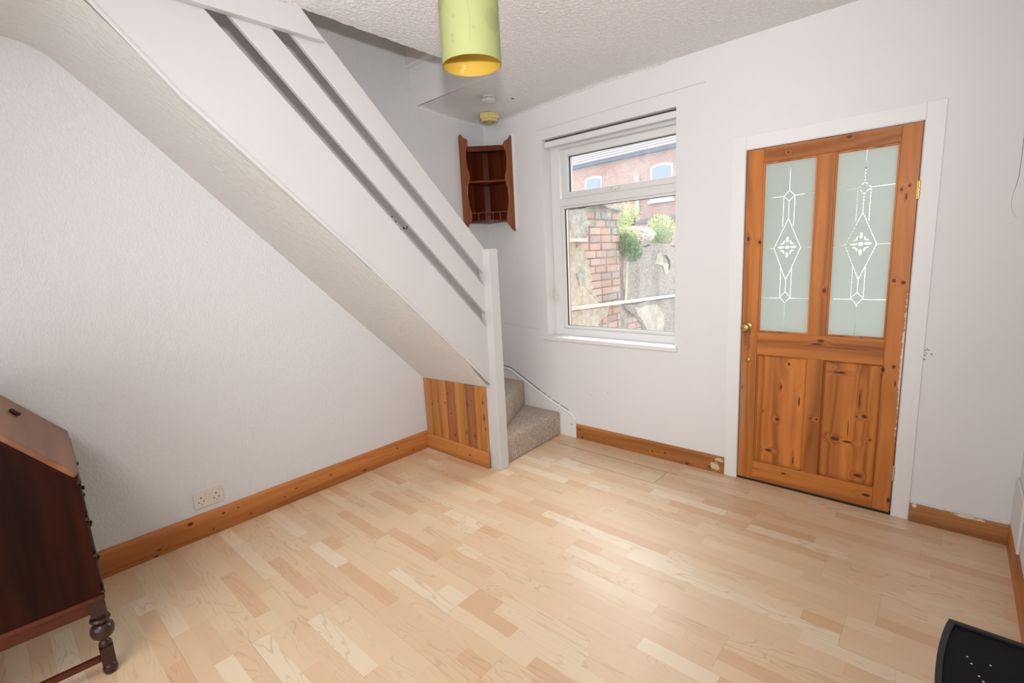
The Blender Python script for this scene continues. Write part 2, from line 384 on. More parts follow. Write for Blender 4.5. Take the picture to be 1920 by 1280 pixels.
tag(MB().prism([(-a, b) for a, b in skirt_prof(0.112, 0.015)], 'x', 0.852, 1.982).build('baseboard_back', PINEB_X), 'pine baseboard under the window with a chipped right end', kind='structure')
tag(MB().prism([(-a, b) for a, b in skirt_prof(0.103, 0.015)], 'x', 2.905, 3.262).build('baseboard_back', PINEB_X2), 'short paint-smeared pine baseboard right of the door', kind='structure')
tag(MB().prism([(XR-a, b) for a, b in skirt_prof(0.103, 0.015)], 'y', -4.28, -0.016).build('baseboard_right', PINEB_Y), 'pine baseboard along the right wall', kind='structure')
# ragged filler along the skirting top, right of the door
fm = MB(); x = 2.905
while x < 3.26:
    dx = R.uniform(0.008, 0.02); h = R.uniform(0.0005, 0.0055); fm.box(x, x+dx, -0.013, 0.0, 0.101, 0.104+h); x += dx
fm.build('filler', WALL, wb, bevel=0.001, seg=1)
tag(MB().box(3.266, XR, -0.30, -0.004, 0.104, 0.34).build('trim_4', WALL, bevel=0.005), 'lump of white painted plaster over the right baseboard', kind='structure')

# marks on the walls
def line(pts, r, name, mat, parent): return MB().tube(pts, r, 5).build(name, mat, parent)
CRK = plain('dirt', (0.18, 0.16, 0.15), 0.9); CRKL = plain('pale_crack', (0.42, 0.40, 0.38), 0.9)
def wob(a, b, n, amp, y): return [(a[0]+(b[0]-a[0])*i/n, y, a[1]+(b[1]-a[1])*i/n+R.uniform(-amp, amp)) for i in range(n+1)]
line(wob((0.568, 2.362), (1.21, 2.375), 30, 0.0015, 0.0003), 0.0011, 'crack', CRKL, wb)
line(wob((1.21, 2.375), (1.821, 2.384), 30, 0.0015, 0.0003), 0.0014, 'crack', CRKL, wb)
line([(0.09, 0, 0.882), (0.2, 0, 0.870), (0.328, 0, 0.860), (0.443, 0, 0.853), (0.5, 0, 0.853)], 0.0009, 'crack', CRKL, wb)
line([(3.155, 0, 1.85), (3.156, 0, 1.76), (3.155, 0, 1.67), (3.149, 0, 1.626)], 0.0010, 'scuff', CRK, wb)
line([(3.149, 0, 1.626), (3.143, 0, 1.59), (3.142, 0, 1.55), (3.150, 0, 1.52), (3.162, 0, 1.500)], 0.0008, 'scuff', CRKL, wb)
for (x, z) in ((2.908, 0.892), (2.913, 0.898), (2.920, 0.895), (2.934, 0.872), (2.907, 0.868), (2.912, 0.879), (2.907, 0.848), (2.931, 0.877)):
    MB().lathe([(0.0005, 0.001), (R.uniform(0.002, 0.0042), -0.0005), (0.0005, -0.001)], (x, 0, z), 'y', 8).build('chip', CRK, wb)
for (x, z) in ((1.135, 0.405), (0.99, 0.37)): MB().lathe([(0.0005, 0.001), (0.004, -0.0005), (0.0005, -0.001)], (x, 0, z), 'y', 8).build('chip', CRKL, wb)
MB().lathe([(0.0005, 0.001), (0.012, -0.0005), (0.0005, -0.001)], (0.571, -0.272, 2.536), 'z', 8).build('chip', CRK, ceil)

# ================================================================ WINDOW
win = empty('window_1', (1.16, 0.12, 0.80), 'white plastic window with one top-hung sash over a large fixed pane', kind='structure')
FX0, FX1, FZ0, FZ1, FY0, FY1 = 0.602, 1.718, 0.800, 2.288, 0.100, 0.165
def ringframe(x0, x1, z0, z1, w, y0, y1, wt=None, wb_=None, wl_=None, wr_=None):
    wt = wt or w; wb_ = wb_ or w; wl_ = wl_ or w; wr_ = wr_ or w
    m = MB(); m.box(x0, x0+wl_, y0, y1, z0, z1); m.box(x1-wr_, x1, y0, y1, z0, z1)
    m.box(x0+wl_, x1-wr_, y0, y1, z1-wt, z1); m.box(x0+wl_, x1-wr_, y0, y1, z0, z0+wb_); return m
m = ringframe(FX0, FX1, FZ0, FZ1, 0.078, FY0, FY1, wt=0.07, wb_=0.052); m.box(FX0+0.078, FX1-0.078, FY0, FY1, 1.800, 1.858)
m.build('frame', PVC, win, bevel=0.003)
# glazing bead of the fixed pane (slopes in)
m = ringframe(FX0+0.078, FX1-0.078, FZ0+0.052, 1.800, 0.030, FY0+0.012, FY1-0.01, wb_=0.024, wt=0.018); m.build('glazing_bead', PVC, win, bevel=0.004)
m = ringframe(0.712, 0.712+0.985, 1.855, 2.200, 0.058, FY0-0.020, FY1-0.012, wb_=0.042, wt=0.044); sash = m.build('sash', PVC, win, bevel=0.004)
def glassmat():
    m, nt, b = newmat('window_glass'); g = NG(nt); nt.nodes.remove(b); out = nt.nodes['Material Output']
    tr = g.n('ShaderNodeBsdfTransparent'); tr.inputs[0].default_value = (0.97, 0.985, 0.98, 1)
    gl = g.n('ShaderNodeBsdfGlossy'); gl.inputs['Roughness'].default_value = 0.03
    df = g.n('ShaderNodeBsdfDiffuse'); df.inputs[0].default_value = (0.9, 0.93, 1, 1)
    fr = g.n('ShaderNodeFresnel'); fr.inputs[0].default_value = 1.45
    m1 = g.n('ShaderNodeMixShader'); g.l(fr.outputs[0], m1.inputs[0]); g.l(tr.outputs[0], m1.inputs[1]); g.l(gl.outputs[0], m1.inputs[2])
    tc = g.n('ShaderNodeTexCoord').outputs['Object']
    st = g.noise(g.v('MULTIPLY', tc, (1, 1, 0.25)), 9, 5, 0.65)
    tl = g.n('ShaderNodeBsdfTranslucent'); ad = g.n('ShaderNodeMixShader'); g.l(df.outputs[0], ad.inputs[1]); g.l(tl.outputs[0], ad.inputs[2])
    m2 = g.n('ShaderNodeMixShader'); g.l(g.mr(st, 0.35, 0.75, 0.05, 0.20), m2.inputs[0]); g.l(m1.outputs[0], m2.inputs[1]); g.l(ad.outputs[0], m2.inputs[2])
    g.l(m2.outputs[0], out.inputs[0]); return m
GLASS = glassmat()
def pane(x0, x1, z0, z1, y, par):
    MB().add([(x0, y, z0), (x1, y, z0), (x1, y, z1), (x0, y, z1)], [(0, 1, 2, 3)]).build('glass_pane', GLASS, par)
    ringframe(x0, x1, z0, z1, 0.0035, y-0.018, y-0.002).build('gasket', GASKET, par)
pane(0.709, 1.612, 0.875, 1.783, 0.137, win)
pane(0.769, 1.640, 1.896, 2.157, 0.125, sash)
hd = MB().box(1.13, 1.215, 0.052, 0.066, 1.868, 1.880); hd.box(1.155, 1.18, 0.060, 0.080, 1.860, 1.886)
hn = hd.build('handle', PVC, sash, bevel=0.003); MB().box(1.158, 1.163, 0.050, 0.053, 1.872, 1.877).build('keyhole', DARK, sash)
sm = MB().box(0.564, 1.671, -0.030, 0.0, 0.772, 0.800); sm.box(0.598, 1.644, -0.002, 0.102, 0.772, 0.800)
sm.build('window_sill', WHITE, win, bevel=0.004)
for p in ((0.600, 0.118, 0.828),): MB().lathe([(0.001, 0), (0.004, 0.002), (0.001, 0.003)], (0.606, 0.097, 0.83), 'y', 8).build('screw', CHROME, win)
# blind headrail with its cord
bl = empty('roller_blind', (1.12, 0.05, 2.245), 'slim white blind headrail across the top of the window recess with a hanging cord', 'blind')
b_ = MB().box(0.602, 1.640, 0.030, 0.072, 2.236, 2.276).build('headrail', WHITE, bl, bevel=0.006)
MB().tube([(0.605, 0.04, 2.284), (1.64, 0.04, 2.284)], 0.002).build('shadow_line', DARK, bl)  # dark tube painting in the shadow above the headrail
for dx in (0, 0.006): MB().tube([(0.640+dx, 0.045, 2.24), (0.638+dx, 0.046, 1.8), (0.640+dx, 0.046, 1.14)], 0.0013, 6).build('cord', PVCOLD, bl)
MB().lathe([(0.003, 1.17), (0.006, 1.155), (0.008, 1.10), (0.007, 1.07), (0.003, 1.062)], (0.650, 0.045, 0), 'z', 10).build('cord_pull', PVCOLD, bl, smooth=True)
MB().box(0.628, 0.636, 0.030, 0.060, 1.10, 1.165).build('cleat', PVCOLD, bl, bevel=0.002)
hk = MB().tube([(0.560, 0, 1.094), (0.557, -0.012, 1.096), (0.556, -0.016, 1.085), (0.560, -0.014, 1.076), (0.564, -0.008, 1.080)], 0.0025, 6)
tag(hk.build('wall_hook', WHITE), 'tiny white painted hook on the wall left of the window', 'hook')
tag(MB().tube([(0.556, 0, 1.094), (0.56, 0, 1.080)], 0.004, 6).build('hook_plate', WHITE, bpy.data.objects['wall_hook'], world=True))

# ================================================================ DOOR
door = empty('door_1', (2.4435, 0.02, 0.012), 'stripped pine door with two frosted etched glass panes', kind='structure')
DL = (2.4435, 0.02, 0.012)
KN = [(2.319, .756, 6, 9), (2.75, .777, 6, 12), (2.792, .797, 6, 8), (2.27, .416, 9, 9), (2.15, .532, 5, 14), (2.444, .458, 5, 5), (2.471, .458, 5, 5), (2.653, .504, 5, 5), (2.686, .51, 10, 8),
      (2.518, .376, 4, 5), (2.561, .36, 18, 9), (2.618, .354, 20, 5), (2.716, .386, 5, 5), (2.23, .214, 16, 7), (2.675, .174, 16, 8), (2.284, .615, 4, 14), (2.379, .544, 4, 26),
      (2.564, .736, 22, 5), (2.532, .793, 7, 7), (2.709, .798, 7, 5), (2.817, .079, 6, 12), (2.074, .589, 6, 9), (2.191, .453, 3, 4), (2.363, .182, 3, 22), (2.803, .709, 3, 14), (2.618, .43, 2, 45), (2.66, .60, 3, 40)]
KU = [(2.082, 1.473, 7, 11), (2.143, 1.451, 7, 9), (2.764, 1.664, 5, 8), (2.793, 1.679, 5, 7), (2.784, 1.628, 4, 14), (2.764, 1.23, 7, 8), (2.801, 1.22, 8, 8), (2.471, 1.178, 8, 10)]
KH = [(2.54, 1.945, 12, 6), (2.27, 1.918, 5, 5), (2.47, .905, 14, 7), (2.45, .885, 20, 4), (2.32, .093, 11, 5), (2.721, .078, 17, 7), (2.16, .085, 28, 2), (2.60, .872, 90, 1.2)]
def kk(L, sw=False): return [(x-DL[0], 0, z-DL[2], (rz if sw else rx)*0.00125, (rx if sw else rz)*0.00125) for x, z, rx, rz in L]
GR = [(2.095-DL[0], 0, 0.90-DL[2], 0.022, 1, 0.085, (0.16, 0.07, 0.04), 0.55), (2.080-DL[0], 0, 0.52-DL[2], 0.018, 1, 0.25, (0.33, 0.20, 0.11), 0.5)]
BLEACH = [(2.826-DL[0], 0, 0.80-DL[2], 0.010, 1, 0.36, (0.78, 0.72, 0.66), 0.85)]
PC0, PC1 = (0.22, 0.062, 0.012), (0.47, 0.168, 0.036)
PV_S = pine('door_pine_stile', 'z', PC0, PC1, kk(KU)+kk([q for q in KN if q[0] < 2.15 or q[0] > 2.747 or 2.40 < q[0] < 2.49]), rnd=False, plane='y', extra=GR+BLEACH)
PV_P = pine('door_pine_panel', 'z', (0.24, 0.068, 0.013), (0.58, 0.205, 0.042), kk([q for q in KN if 2.15 <= q[0] < 2.40 or 2.49 < q[0] < 2.747]), rnd=False, plane='y')
PH = pine('door_pine_rail', 'x', PC0, PC1, kk(KH, True), rnd=False, plane='y')
Y0, Y1 = 0.002, 0.042
SL, SR, ML, MR_ = 2.149, 2.748, 2.410, 2.489
def part(name, mat, par, *bx, **k):
    m = MB()
    for q in bx: m.box(*q)
    return m.build(name, mat, par, **k)
part('stile', PV_S, door, (2.063, SL, Y0, Y1, 0.012, 1.959), bevel=0.0015, seg=1)
part('stile', PV_S, door, (SR, 2.8245, Y0, Y1, 0.012, 1.959), bevel=0.0015, seg=1)
part('top_rail', PH, door, (SL, SR, Y0+.0004, Y1, 1.882, 1.959), bevel=0.001, seg=1)
part('lock_rail', PH, door, (SL, SR, Y0+.0004, Y1, 0.800, 0.933), bevel=0.001, seg=1)
part('bottom_rail', PH, door, (SL, SR, Y0+.0004, Y1, 0.012, 0.132), bevel=0.001, seg=1)
part('muntin', PV_S, door, (ML, MR_, Y0+.0004, Y1, 0.933, 1.882), bevel=0.001, seg=1)
part('muntin', PV_S, door, (ML, MR_, Y0+.0004, Y1, 0.132, 0.800), bevel=0.001, seg=1)
for (a, b) in ((SL, ML), (MR_, SR)):
    m = MB().box(a, b, 0.015, 0.03, 0.132, 0.800); m.build('panel', PV_P, door)
    ringframe(a, b, 0.132, 0.800, 0.009, 0.0045, 0.018).build('panel_moulding', PV_S, door, bevel=0.004, seg=1)
    ringframe(a, b, 0.933, 1.882, 0.008, 0.004, 0.040).build('glazing_bead', PV_P, door, bevel=0.002, seg=1)

def frosted(name, segs, ells):
    """frosted glass left clear along etched lines (segments / ellipses in object space x,z)"""
    m, nt, b = newmat(name); g = NG(nt); out = nt.nodes['Material Output']
    tc = g.n('ShaderNodeTexCoord').outputs['Object']
    sx = g.n('ShaderNodeSeparateXYZ'); g.l(tc, sx.inputs[0]); cb = g.n('ShaderNodeCombineXYZ'); g.l(sx.outputs[0], cb.inputs[0]); g.l(sx.outputs[2], cb.inputs[2]); P = cb.outputs[0]
    mask = None
    def mx(d):
        nonlocal mask; mask = d if mask is None else g.m('MAXIMUM', mask, d)
    for (x0, z0, x1, z1, wd) in segs:
        pa = g.v('SUBTRACT', P, (x0, 0, z0)); ba = (x1-x0, 0, z1-z0); L2 = ba[0]**2+ba[2]**2
        h = g.m('MULTIPLY', g.v('DOT_PRODUCT', pa, ba), 1/L2, clamp=True)
        d = g.v('LENGTH', g.v('SUBTRACT', pa, g.v('SCALE', ba, scale=h)))
        mx(g.m('LESS_THAN', d, wd))
    for (x, z, a, bb, ang) in ells:
        q = g.v('SUBTRACT', P, (x, 0, z)); c, s_ = math.cos(ang), math.sin(ang)
        u = g.v('DOT_PRODUCT', q, (c/a, 0, s_/a)); v = g.v('DOT_PRODUCT', q, (-s_/bb, 0, c/bb))
        mx(g.m('LESS_THAN', g.m('ADD', g.m('MULTIPLY', u, u), g.m('MULTIPLY', v, v)), 1.0))
    setp(b, (0.43, 0.45, 0.43), 0.30)
    cl = g.noise(tc, 5, 3); g.l(g.mix(cl, (0.41, 0.425, 0.41), (0.49, 0.515, 0.49)), b.inputs['Base Color'])
    g.bump(g.noise(tc, 700, 1), b, 0.15, 0.0005)
    tl = g.n('ShaderNodeBsdfTranslucent'); tl.inputs[0].default_value = (0.84, 0.90, 0.87, 1)
    mf = g.n('ShaderNodeMixShader'); mf.inputs[0].default_value = 0.52; g.l(b.outputs[0], mf.inputs[1]); g.l(tl.outputs[0], mf.inputs[2])
    tr = g.n('ShaderNodeBsdfTransparent'); tr.inputs[0].default_value = (0.93, 0.96, 0.95, 1)
    gl = g.n('ShaderNodeBsdfGlossy'); gl.inputs['Roughness'].default_value = 0.05
    mt = g.n('ShaderNodeMixShader'); mt.inputs[0].default_value = 0.08; g.l(tr.outputs[0], mt.inputs[1]); g.l(gl.outputs[0], mt.inputs[2])
    mm = g.n('ShaderNodeMixShader'); g.l(mask, mm.inputs[0]); g.l(mf.outputs[0], mm.inputs[1]); g.l(mt.outputs[0], mm.inputs[2])
    g.l(mm.outputs[0], out.inputs[0]); return m
def design(cx):
    X = cx-DL[0]; Z = lambda z: z-DL[2]; W_ = 0.0017; s = []
    def sg(x0, z0, x1, z1, w_=W_): s.append((X+x0, Z(z0), X+x1, Z(z1), w_))
    sg(0, 1.872, 0, 1.72); sg(0, 1.72, -.027, 1.692); sg(0, 1.72, .027, 1.692); sg(-.027, 1.692, 0, 1.664); sg(.027, 1.692, 0, 1.664)
    sg(-.12, 1.689, -.027, 1.692); sg(.027, 1.692, .12, 1.695)
    sg(-.027, 1.692, -.027, 1.53); sg(0, 1.664, 0, 1.57); sg(.027, 1.692, .027, 1.53)
    for q in (-1, 1):
        sg(0, 1.572, q*.030, 1.50); sg(q*.030, 1.50, q*.066, 1.412); sg(q*.066, 1.412, q*.036, 1.33); sg(q*.036, 1.33, 0, 1.235)
        sg(q*.066, 1.412, q*.12, 1.412); sg(q*.027, 1.30, q*.027, 1.14)
        sg(q*.027, 1.14, 0, 1.168); sg(q*.027, 1.14, 0, 1.105); sg(q*.027, 1.133, q*.12, 1.133)
    sg(0, 1.235, 0, 1.168); sg(0, 1.105, 0, .945)
    e = [(0, 1.416, .011, .009, 0)]
    for a in (0, 90, 180, 270):
        t = math.radians(a); dx, dz = math.cos(t), math.sin(t); rr = 0.036 if a % 180 else 0.030
        e.append((dx*rr, 1.416+dz*rr*1.15, .0155, .0065, t))
        for q in (-1, 1):
            t2 = t+q*0.62; e.append((math.cos(t2)*.029, 1.416+math.sin(t2)*.034, .011, .0036, t2-q*0.9))
    return s, [(X+x, Z(z), a, b, t) for x, z, a, b, t in e]
for cx, (a, b) in ((2.281, (SL+.004, ML-.004)), (2.616, (MR_+.004, SR-.004))):
    mt = frosted('frosted_glass', *design(cx))
    MB().add([(a, 0.018, 0.937), (b, 0.018, 0.937), (b, 0.018, 1.878), (a, 0.018, 1.878)], [(0, 1, 2, 3)]).build('glass_pane', mt, door)
kb = MB().lathe([(0.024, 0.002), (0.024, -0.004), (0.012, -0.008), (0.009, -0.022), (0.018, -0.030), (0.025, -0.038), (0.026, -0.048), (0.020, -0.058), (0.006, -0.062)], (2.094, 0, 0.962), 'y', 24)
kb.build('door_knob', BRASS, door, smooth=True)
MB().lathe([(0.014, 0.002), (0.014, -0.003), (0.010, -0.006), (0.002, -0.007)], (2.104, 0, 0.762), 'y', 20).build('lock_cover', BRASS, door, smooth=True)
for z, mt in ((1.655, BRASSN), (0.235, CHROME)):
    h = MB()
    for k in range(5): h.lathe([(0.0058, -0.0075), (0.0062, -0.006), (0.0062, 0.006), (0.0058, 0.0075)], (2.829, -0.004, z-0.032+k*0.016), 'z', 12)
    h.box(2.822, 2.836, 0.0, 0.003, z-0.04, z+0.04); h.build('hinge', mt, door, smooth=True)
# architrave (painted in with the wall) and jamb
TRIMW = plain('white_satin_trim', (0.765, 0.76, 0.765), 0.5)
ar = empty('trim_1', (2.44, 0, 0), 'white painted door surround', kind='structure')
part('jamb', TRIMW, ar, (1.982, 2.056, -0.006, 0.0, 0, 2.040), (1.990, 2.0565, -0.0085, -0.0055, 0, 1.972), bevel=0.003)
part('jamb', TRIMW, ar, (2.832, 2.903, -0.007, 0.0, 0, 2.040), bevel=0.003)
part('head', TRIMW, ar, (2.056, 2.832, -0.005, 0.0, 1.966, 2.040), bevel=0.003)
part('door_lining', WHITE, ar, (2.03, 2.058, 0.0, 0.10, 0, 1.99), (2.830, 2.86, 0.0, 0.10, 0, 1.99), (2.058, 2.830, 0.0, 0.10, 1.963, 1.99), (2.058, 2.07, 0.044, 0.06, 0, 1.963), (2.818, 2.83, 0.044, 0.06, 0, 1.963))
part('threshold', DARK, ar, (2.058, 2.830, 0.0, 0.10, -0.008, 0.002))

# kitchen behind the frosted glass
KW = plain('pale_green_wall', (0.62, 0.68, 0.62), 0.7)
kt = MB()
kt.box(1.86, 4.2, 0.10, 3.2, -0.1, 0.0); kt.box(1.86, 4.2, 0.10, 3.2, 2.4, 2.5)
for (x0, x1, z0, z1) in ((1.86, 2.05, 0, 2.4), (2.05, 3.1, 0, 0.75), (2.05, 3.1, 2.15, 2.4), (3.1, 4.2, 0, 2.4)): kt.box(x0, x1, 3.1, 3.2, z0, z1)
kt.box(4.1, 4.2, 0.1, 3.2, 0, 2.4)
for (y0, y1, z0, z1) in ((0.33, 1.35, 0, 2.4), (1.35, 2.6, 0, 0.9), (1.35, 2.6, 2.1, 2.4), (2.6, 3.2, 0, 2.4)): kt.box(1.80, 1.86, y0, y1, z0, z1)
tag(kt.build('wall_kitchen', KW), 'pale walls of the room behind the glazed door', kind='structure')
KP = plain('added_translucent_pane', (0.85, 0.88, 0.88), 0.6)  # white pane added to make the clear lines of the left door glass bright
b_ = KP.node_tree.nodes['Principled BSDF']; g_ = NG(KP.node_tree); t_ = g_.n('ShaderNodeBsdfTranslucent'); t_.inputs[0].default_value = (0.9, 0.94, 0.93, 1); g_.l(t_.outputs[0], KP.node_tree.nodes['Material Output'].inputs[0])
tag(MB().box(1.825, 1.832, 1.35, 2.6, 0.9, 2.1).build('added_pane', KP), 'white translucent pane added in the side window to brighten the door glass lines', kind='structure')
SLATG = plain('backlit_grey_slat', (0.35, 0.36, 0.36), 0.5)  # grey colour puts the backlit shade into white slats
vb = empty('venetian_blind', (2.57, 3.05, 0.75), 'white slatted blind glimpsed through the clear lines of the right door pane', 'blind')
for k in range(44):
    z = 0.77+k*0.032; MB().add([(2.06, 3.035, z), (3.09, 3.035, z), (3.09, 3.062, z+0.017), (2.06, 3.062, z+0.017)], [(0, 1, 2, 3)]).build('slat', SLATG, vb)
part('headrail', WHITE, vb, (2.05, 3.1, 3.03, 3.08, 2.13, 2.16))
kl = area('kitchen_fill', (3.2, 1.7, 2.3), (2.7, 1.3, 0.9), 1.2, 1.2, 9, (0.95, 1.0, 0.98))  # added fill lamp inside the room behind the door
area('kitchen_window_daylight', (2.57, 3.5, 1.5), (2.57, 0, 1.4), 1.0, 1.3, 14, (0.97, 1.0, 1.0))

# ================================================================ STAIRCASE
SX = 0.722   # outer face of string and rails
stair = empty('staircase', (0.36, -0.8, 0), 'white boarded staircase climbing along the left wall with carpeted winder steps', 'staircase')
sl0 = lambda y, c: -y+c
PAINT = plain('brushed_white_paint', (0.565, 0.557, 0.557), 0.5, (40, 3, 0.12), 0.05)
def slope(y0, y1, cu, cl, x0, x1, name, mat=PAINT, bevel=0.003):
    return MB().prism([(y0, -y0+cu), (y1, -y1+cu), (y1, -y1+cl), (y0, -y0+cl)], 'x', x0, x1).build(name, mat, stair, bevel=bevel)
# outer string: nearly parallel edges measured along the flight
MB().prism([(-0.772, 0.950), (-0.772, 0.569), (-1.168, 0.961), (-1.672, 1.456), (-2.383, 2.105), (-2.62, 2.372), (-2.70, 2.455), (-2.80, 2.50), (-2.80, 2.98), (-2.283, 2.478), (-1.648, 1.842)], 'x', SX-0.035, SX).build('string', PAINT, stair, bevel=0.003)
MB().prism([(-0.775, 0.566), (-1.168, 0.956), (-1.672, 1.451), (-2.383, 2.100), (-2.64, 2.385), (-2.64, 2.408), (-2.383, 2.124), (-1.672, 1.475), (-1.168, 0.980), (-0.775, 0.590)], 'x', SX-0.030, SX+0.005).build('string_bead', PAINT, stair, bevel=0.004)
MB().prism([(-0.80, 1.070), (-0.80, 1.246), (-2.60, 3.055), (-2.60, 2.895)], 'x', SX-0.024, SX).build('mid_rail', PAINT, stair, bevel=0.003)
MB().prism([(-0.80, 1.333), (-0.80, 1.504), (-2.60, 3.330), (-2.60, 3.150)], 'x', SX-0.024, SX).build('handrail', PAINT, stair, bevel=0.003)
MB().prism([(-3.0, 2.452), (-1.779, 2.452), (-1.915, 2.60), (-3.0, 2.60)], 'x', SX+0.003, SX+0.040).build('apron_board', PAINT, stair, bevel=0.004)
MB().box(0.676, 0.778, -0.812, -0.732, 0.0, 1.497).build('newel_post', PAINT, stair, bevel=0.004)
# carpeted treads
def carpet():
    m, nt, b = newmat('beige_carpet'); g = NG(nt); tc = g.n('ShaderNodeTexCoord').outputs['Object']
    a = g.noise(tc, 95, 4, 0.75); c = g.noise(tc, 9, 3, 0.6)
    col = g.ramp(a, [(0.36, (0.27, 0.185, 0.135)), (0.5, (0.54, 0.42, 0.32)), (0.64, (0.80, 0.68, 0.56))])
    col = g.mix(g.mr(c, 0.35, 0.7, 0.0, 0.35), col, (0.36, 0.26, 0.19))
    sp = g.mr(g.noise(tc, 75, 2), 0.70, 0.74); col = g.mix(g.m('MULTIPLY', sp, 0.7), col, (0.80, 0.76, 0.70))
    g.l(col, b.inputs['Base Color']); b.inputs['Roughness'].default_value = 0.95
    b.inputs['Sheen Weight'].default_value = 0.3
    g.bump(g.m('ADD', a, g.noise(tc, 45, 2)), b, 1.0, 0.012); return m
CARP = carpet()
def step(poly, z0, z1, name='step', bev=0.016):
    return MB().prism(poly, 'z', z0, z1).build(name, CARP, stair, bevel=bev, seg=4, smooth=True)
step([(0.742, -0.735), (0.705, -0.024), (0.03, -0.024), (0.03, -0.79), (0.68, -0.79)], 0.0, 0.192, bev=0.020)
step([(0.700, -0.755), (0.337, -0.024), (0.03, -0.024), (0.03, -0.79), (0.68, -0.79)], 0.192, 0.402, bev=0.028)
step([(0.680, -0.785), (0.03, -0.40), (0.03, -0.792)], 0.40, 0.60)
for n in range(4, 13):
    y = -0.8-0.2*(n-4)
    MB().prism([(y+0.015, 0.2*n), (y+0.015, 0.2*n-0.165), (y-0.17, 0.2*n-0.012), (y-0.17, 0.2*n)], 'x', 0.005, SX-0.036).build('step', CARP, stair, bevel=0.012, seg=3, smooth=True)
# wall string (skirting) at the back wall, with its moulded edge; dark tubes draw the shadow in its open joint
wsp = [(0.005, 0.0), (0.005, 0.50), (0.113, 0.497), (0.190, 0.487), (0.461, 0.350), (0.624, 0.272), (0.800, 0.205), (0.835, 0.185), (0.852, 0.150), (0.852, 0.0)]
MB().prism(wsp, 'y', -0.020, 0.0).build('wall_string', WHITE, stair, bevel=0.003)
MB().tube([(x, -0.021, z-0.012) for x, z in wsp[1:8]]+[(0.842, -0.021, 0.15)], 0.008, 8).build('string_moulding', WHITE, stair, smooth=True)
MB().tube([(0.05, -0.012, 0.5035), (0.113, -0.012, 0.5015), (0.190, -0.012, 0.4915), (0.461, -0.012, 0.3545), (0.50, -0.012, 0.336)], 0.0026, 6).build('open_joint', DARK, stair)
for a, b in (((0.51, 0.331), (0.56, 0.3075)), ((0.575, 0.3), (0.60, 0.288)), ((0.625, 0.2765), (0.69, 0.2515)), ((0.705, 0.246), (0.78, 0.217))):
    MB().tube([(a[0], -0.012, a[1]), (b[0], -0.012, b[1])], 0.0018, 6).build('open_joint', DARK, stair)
MB().lathe([(0.001, 0), (0.005, -0.001), (0.001, -0.002)], (0.815, -0.020, 0.105), 'y', 8).build('nail_head', CRK, stair)
# soffit, sweeping up into the lower ceiling
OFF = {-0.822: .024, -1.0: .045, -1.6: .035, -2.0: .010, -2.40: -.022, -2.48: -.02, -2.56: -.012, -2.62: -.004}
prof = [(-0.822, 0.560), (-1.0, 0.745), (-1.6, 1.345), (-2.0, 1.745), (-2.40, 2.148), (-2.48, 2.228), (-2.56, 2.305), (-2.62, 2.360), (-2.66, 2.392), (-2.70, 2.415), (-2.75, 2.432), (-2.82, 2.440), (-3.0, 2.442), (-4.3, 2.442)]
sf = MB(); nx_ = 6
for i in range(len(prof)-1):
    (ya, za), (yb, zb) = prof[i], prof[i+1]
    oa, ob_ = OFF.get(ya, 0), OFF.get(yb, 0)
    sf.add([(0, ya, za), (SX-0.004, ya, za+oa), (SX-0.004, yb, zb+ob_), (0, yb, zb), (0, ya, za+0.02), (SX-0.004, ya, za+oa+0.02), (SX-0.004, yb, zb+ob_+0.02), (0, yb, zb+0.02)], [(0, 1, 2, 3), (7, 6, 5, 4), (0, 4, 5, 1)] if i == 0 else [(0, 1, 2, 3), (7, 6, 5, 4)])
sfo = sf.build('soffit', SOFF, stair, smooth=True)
part('landing_edge', WHITE, stair, (SX-0.004, SX+0.002, YN, -2.79, 2.43, 2.60))

# pine boarding below the soffit
pb = empty('pine_boarding', (0.36, -0.82, 0), 'upright tongued pine boards closing the end under the stairs', 'panelling')
edges = [0.004, 0.038, 0.151, 0.262, 0.365, 0.475, 0.567, 0.634, 0.678]
tones = [((.40, .19, .07), (.50, .25, .09)), ((.30, .105, .028), (.46, .185, .05)), ((.30, .115, .03), (.47, .20, .055)), ((.19, .06, .022), (.31, .115, .045)), ((.31, .12, .03), (.48, .21, .055)),
         ((.18, .06, .024), (.30, .12, .05)), ((.31, .12, .03), (.47, .20, .055)), ((.26, .09, .024), (.47, .20, .055))]
bk = {1: [(0.095, .365, 6, 13)], 2: [(.17, .40, 5, 12), (.245, .40, 5, 10)], 3: [(.285, .475, 6, 14), (.325, .50, 3, 5), (.31, .33, 6, 8), (.335, .17, 6, 9)], 4: [(.46, .21, 6, 10)], 5: [(.49, .425, 6, 12), (.535, .465, 5, 6), (.55, .205, 6, 13)],
      6: [(.60, .30, 2, 6)], 7: [(.655, .36, 7, 22), (.65, .47, 5, 16), (.665, .28, 4, 16)]}
for i in range(8):
    a, b = edges[i], edges[i+1]; cx = (a+b)/2
    kn = [(x-0.36, 0, z, ra*.001, rl*.001) for x, z, ra, rl in bk.get(i, [])]
    mt = pine('board_pine', 'z', tones[i][0], tones[i][1], kn, rnd=False, plane='y')
    MB().prism([(a+.0012, -0.822), (a+.004, -0.8255), (b-.004, -0.8255), (b-.0012, -0.822), (b-.0012, -0.812), (a+.0012, -0.812)], 'z', 0.0, 0.570+0.0012*i+0.003*math.sin(i*2.1)).build('board', mt, pb)
MB().box(0.003, 0.678, -0.812, -0.806, 0, 0.57).build('backing', DARK, pb)
KB = [(0.50-.36, 0, 0.055, .005, .012), (0.36-.36, 0, 0.075, .003, .006)]
PB = pine('panel_skirting_pine', 'x', (.28, .10, .026), (.44, .18, .048), KB, rnd=False, plane='y')
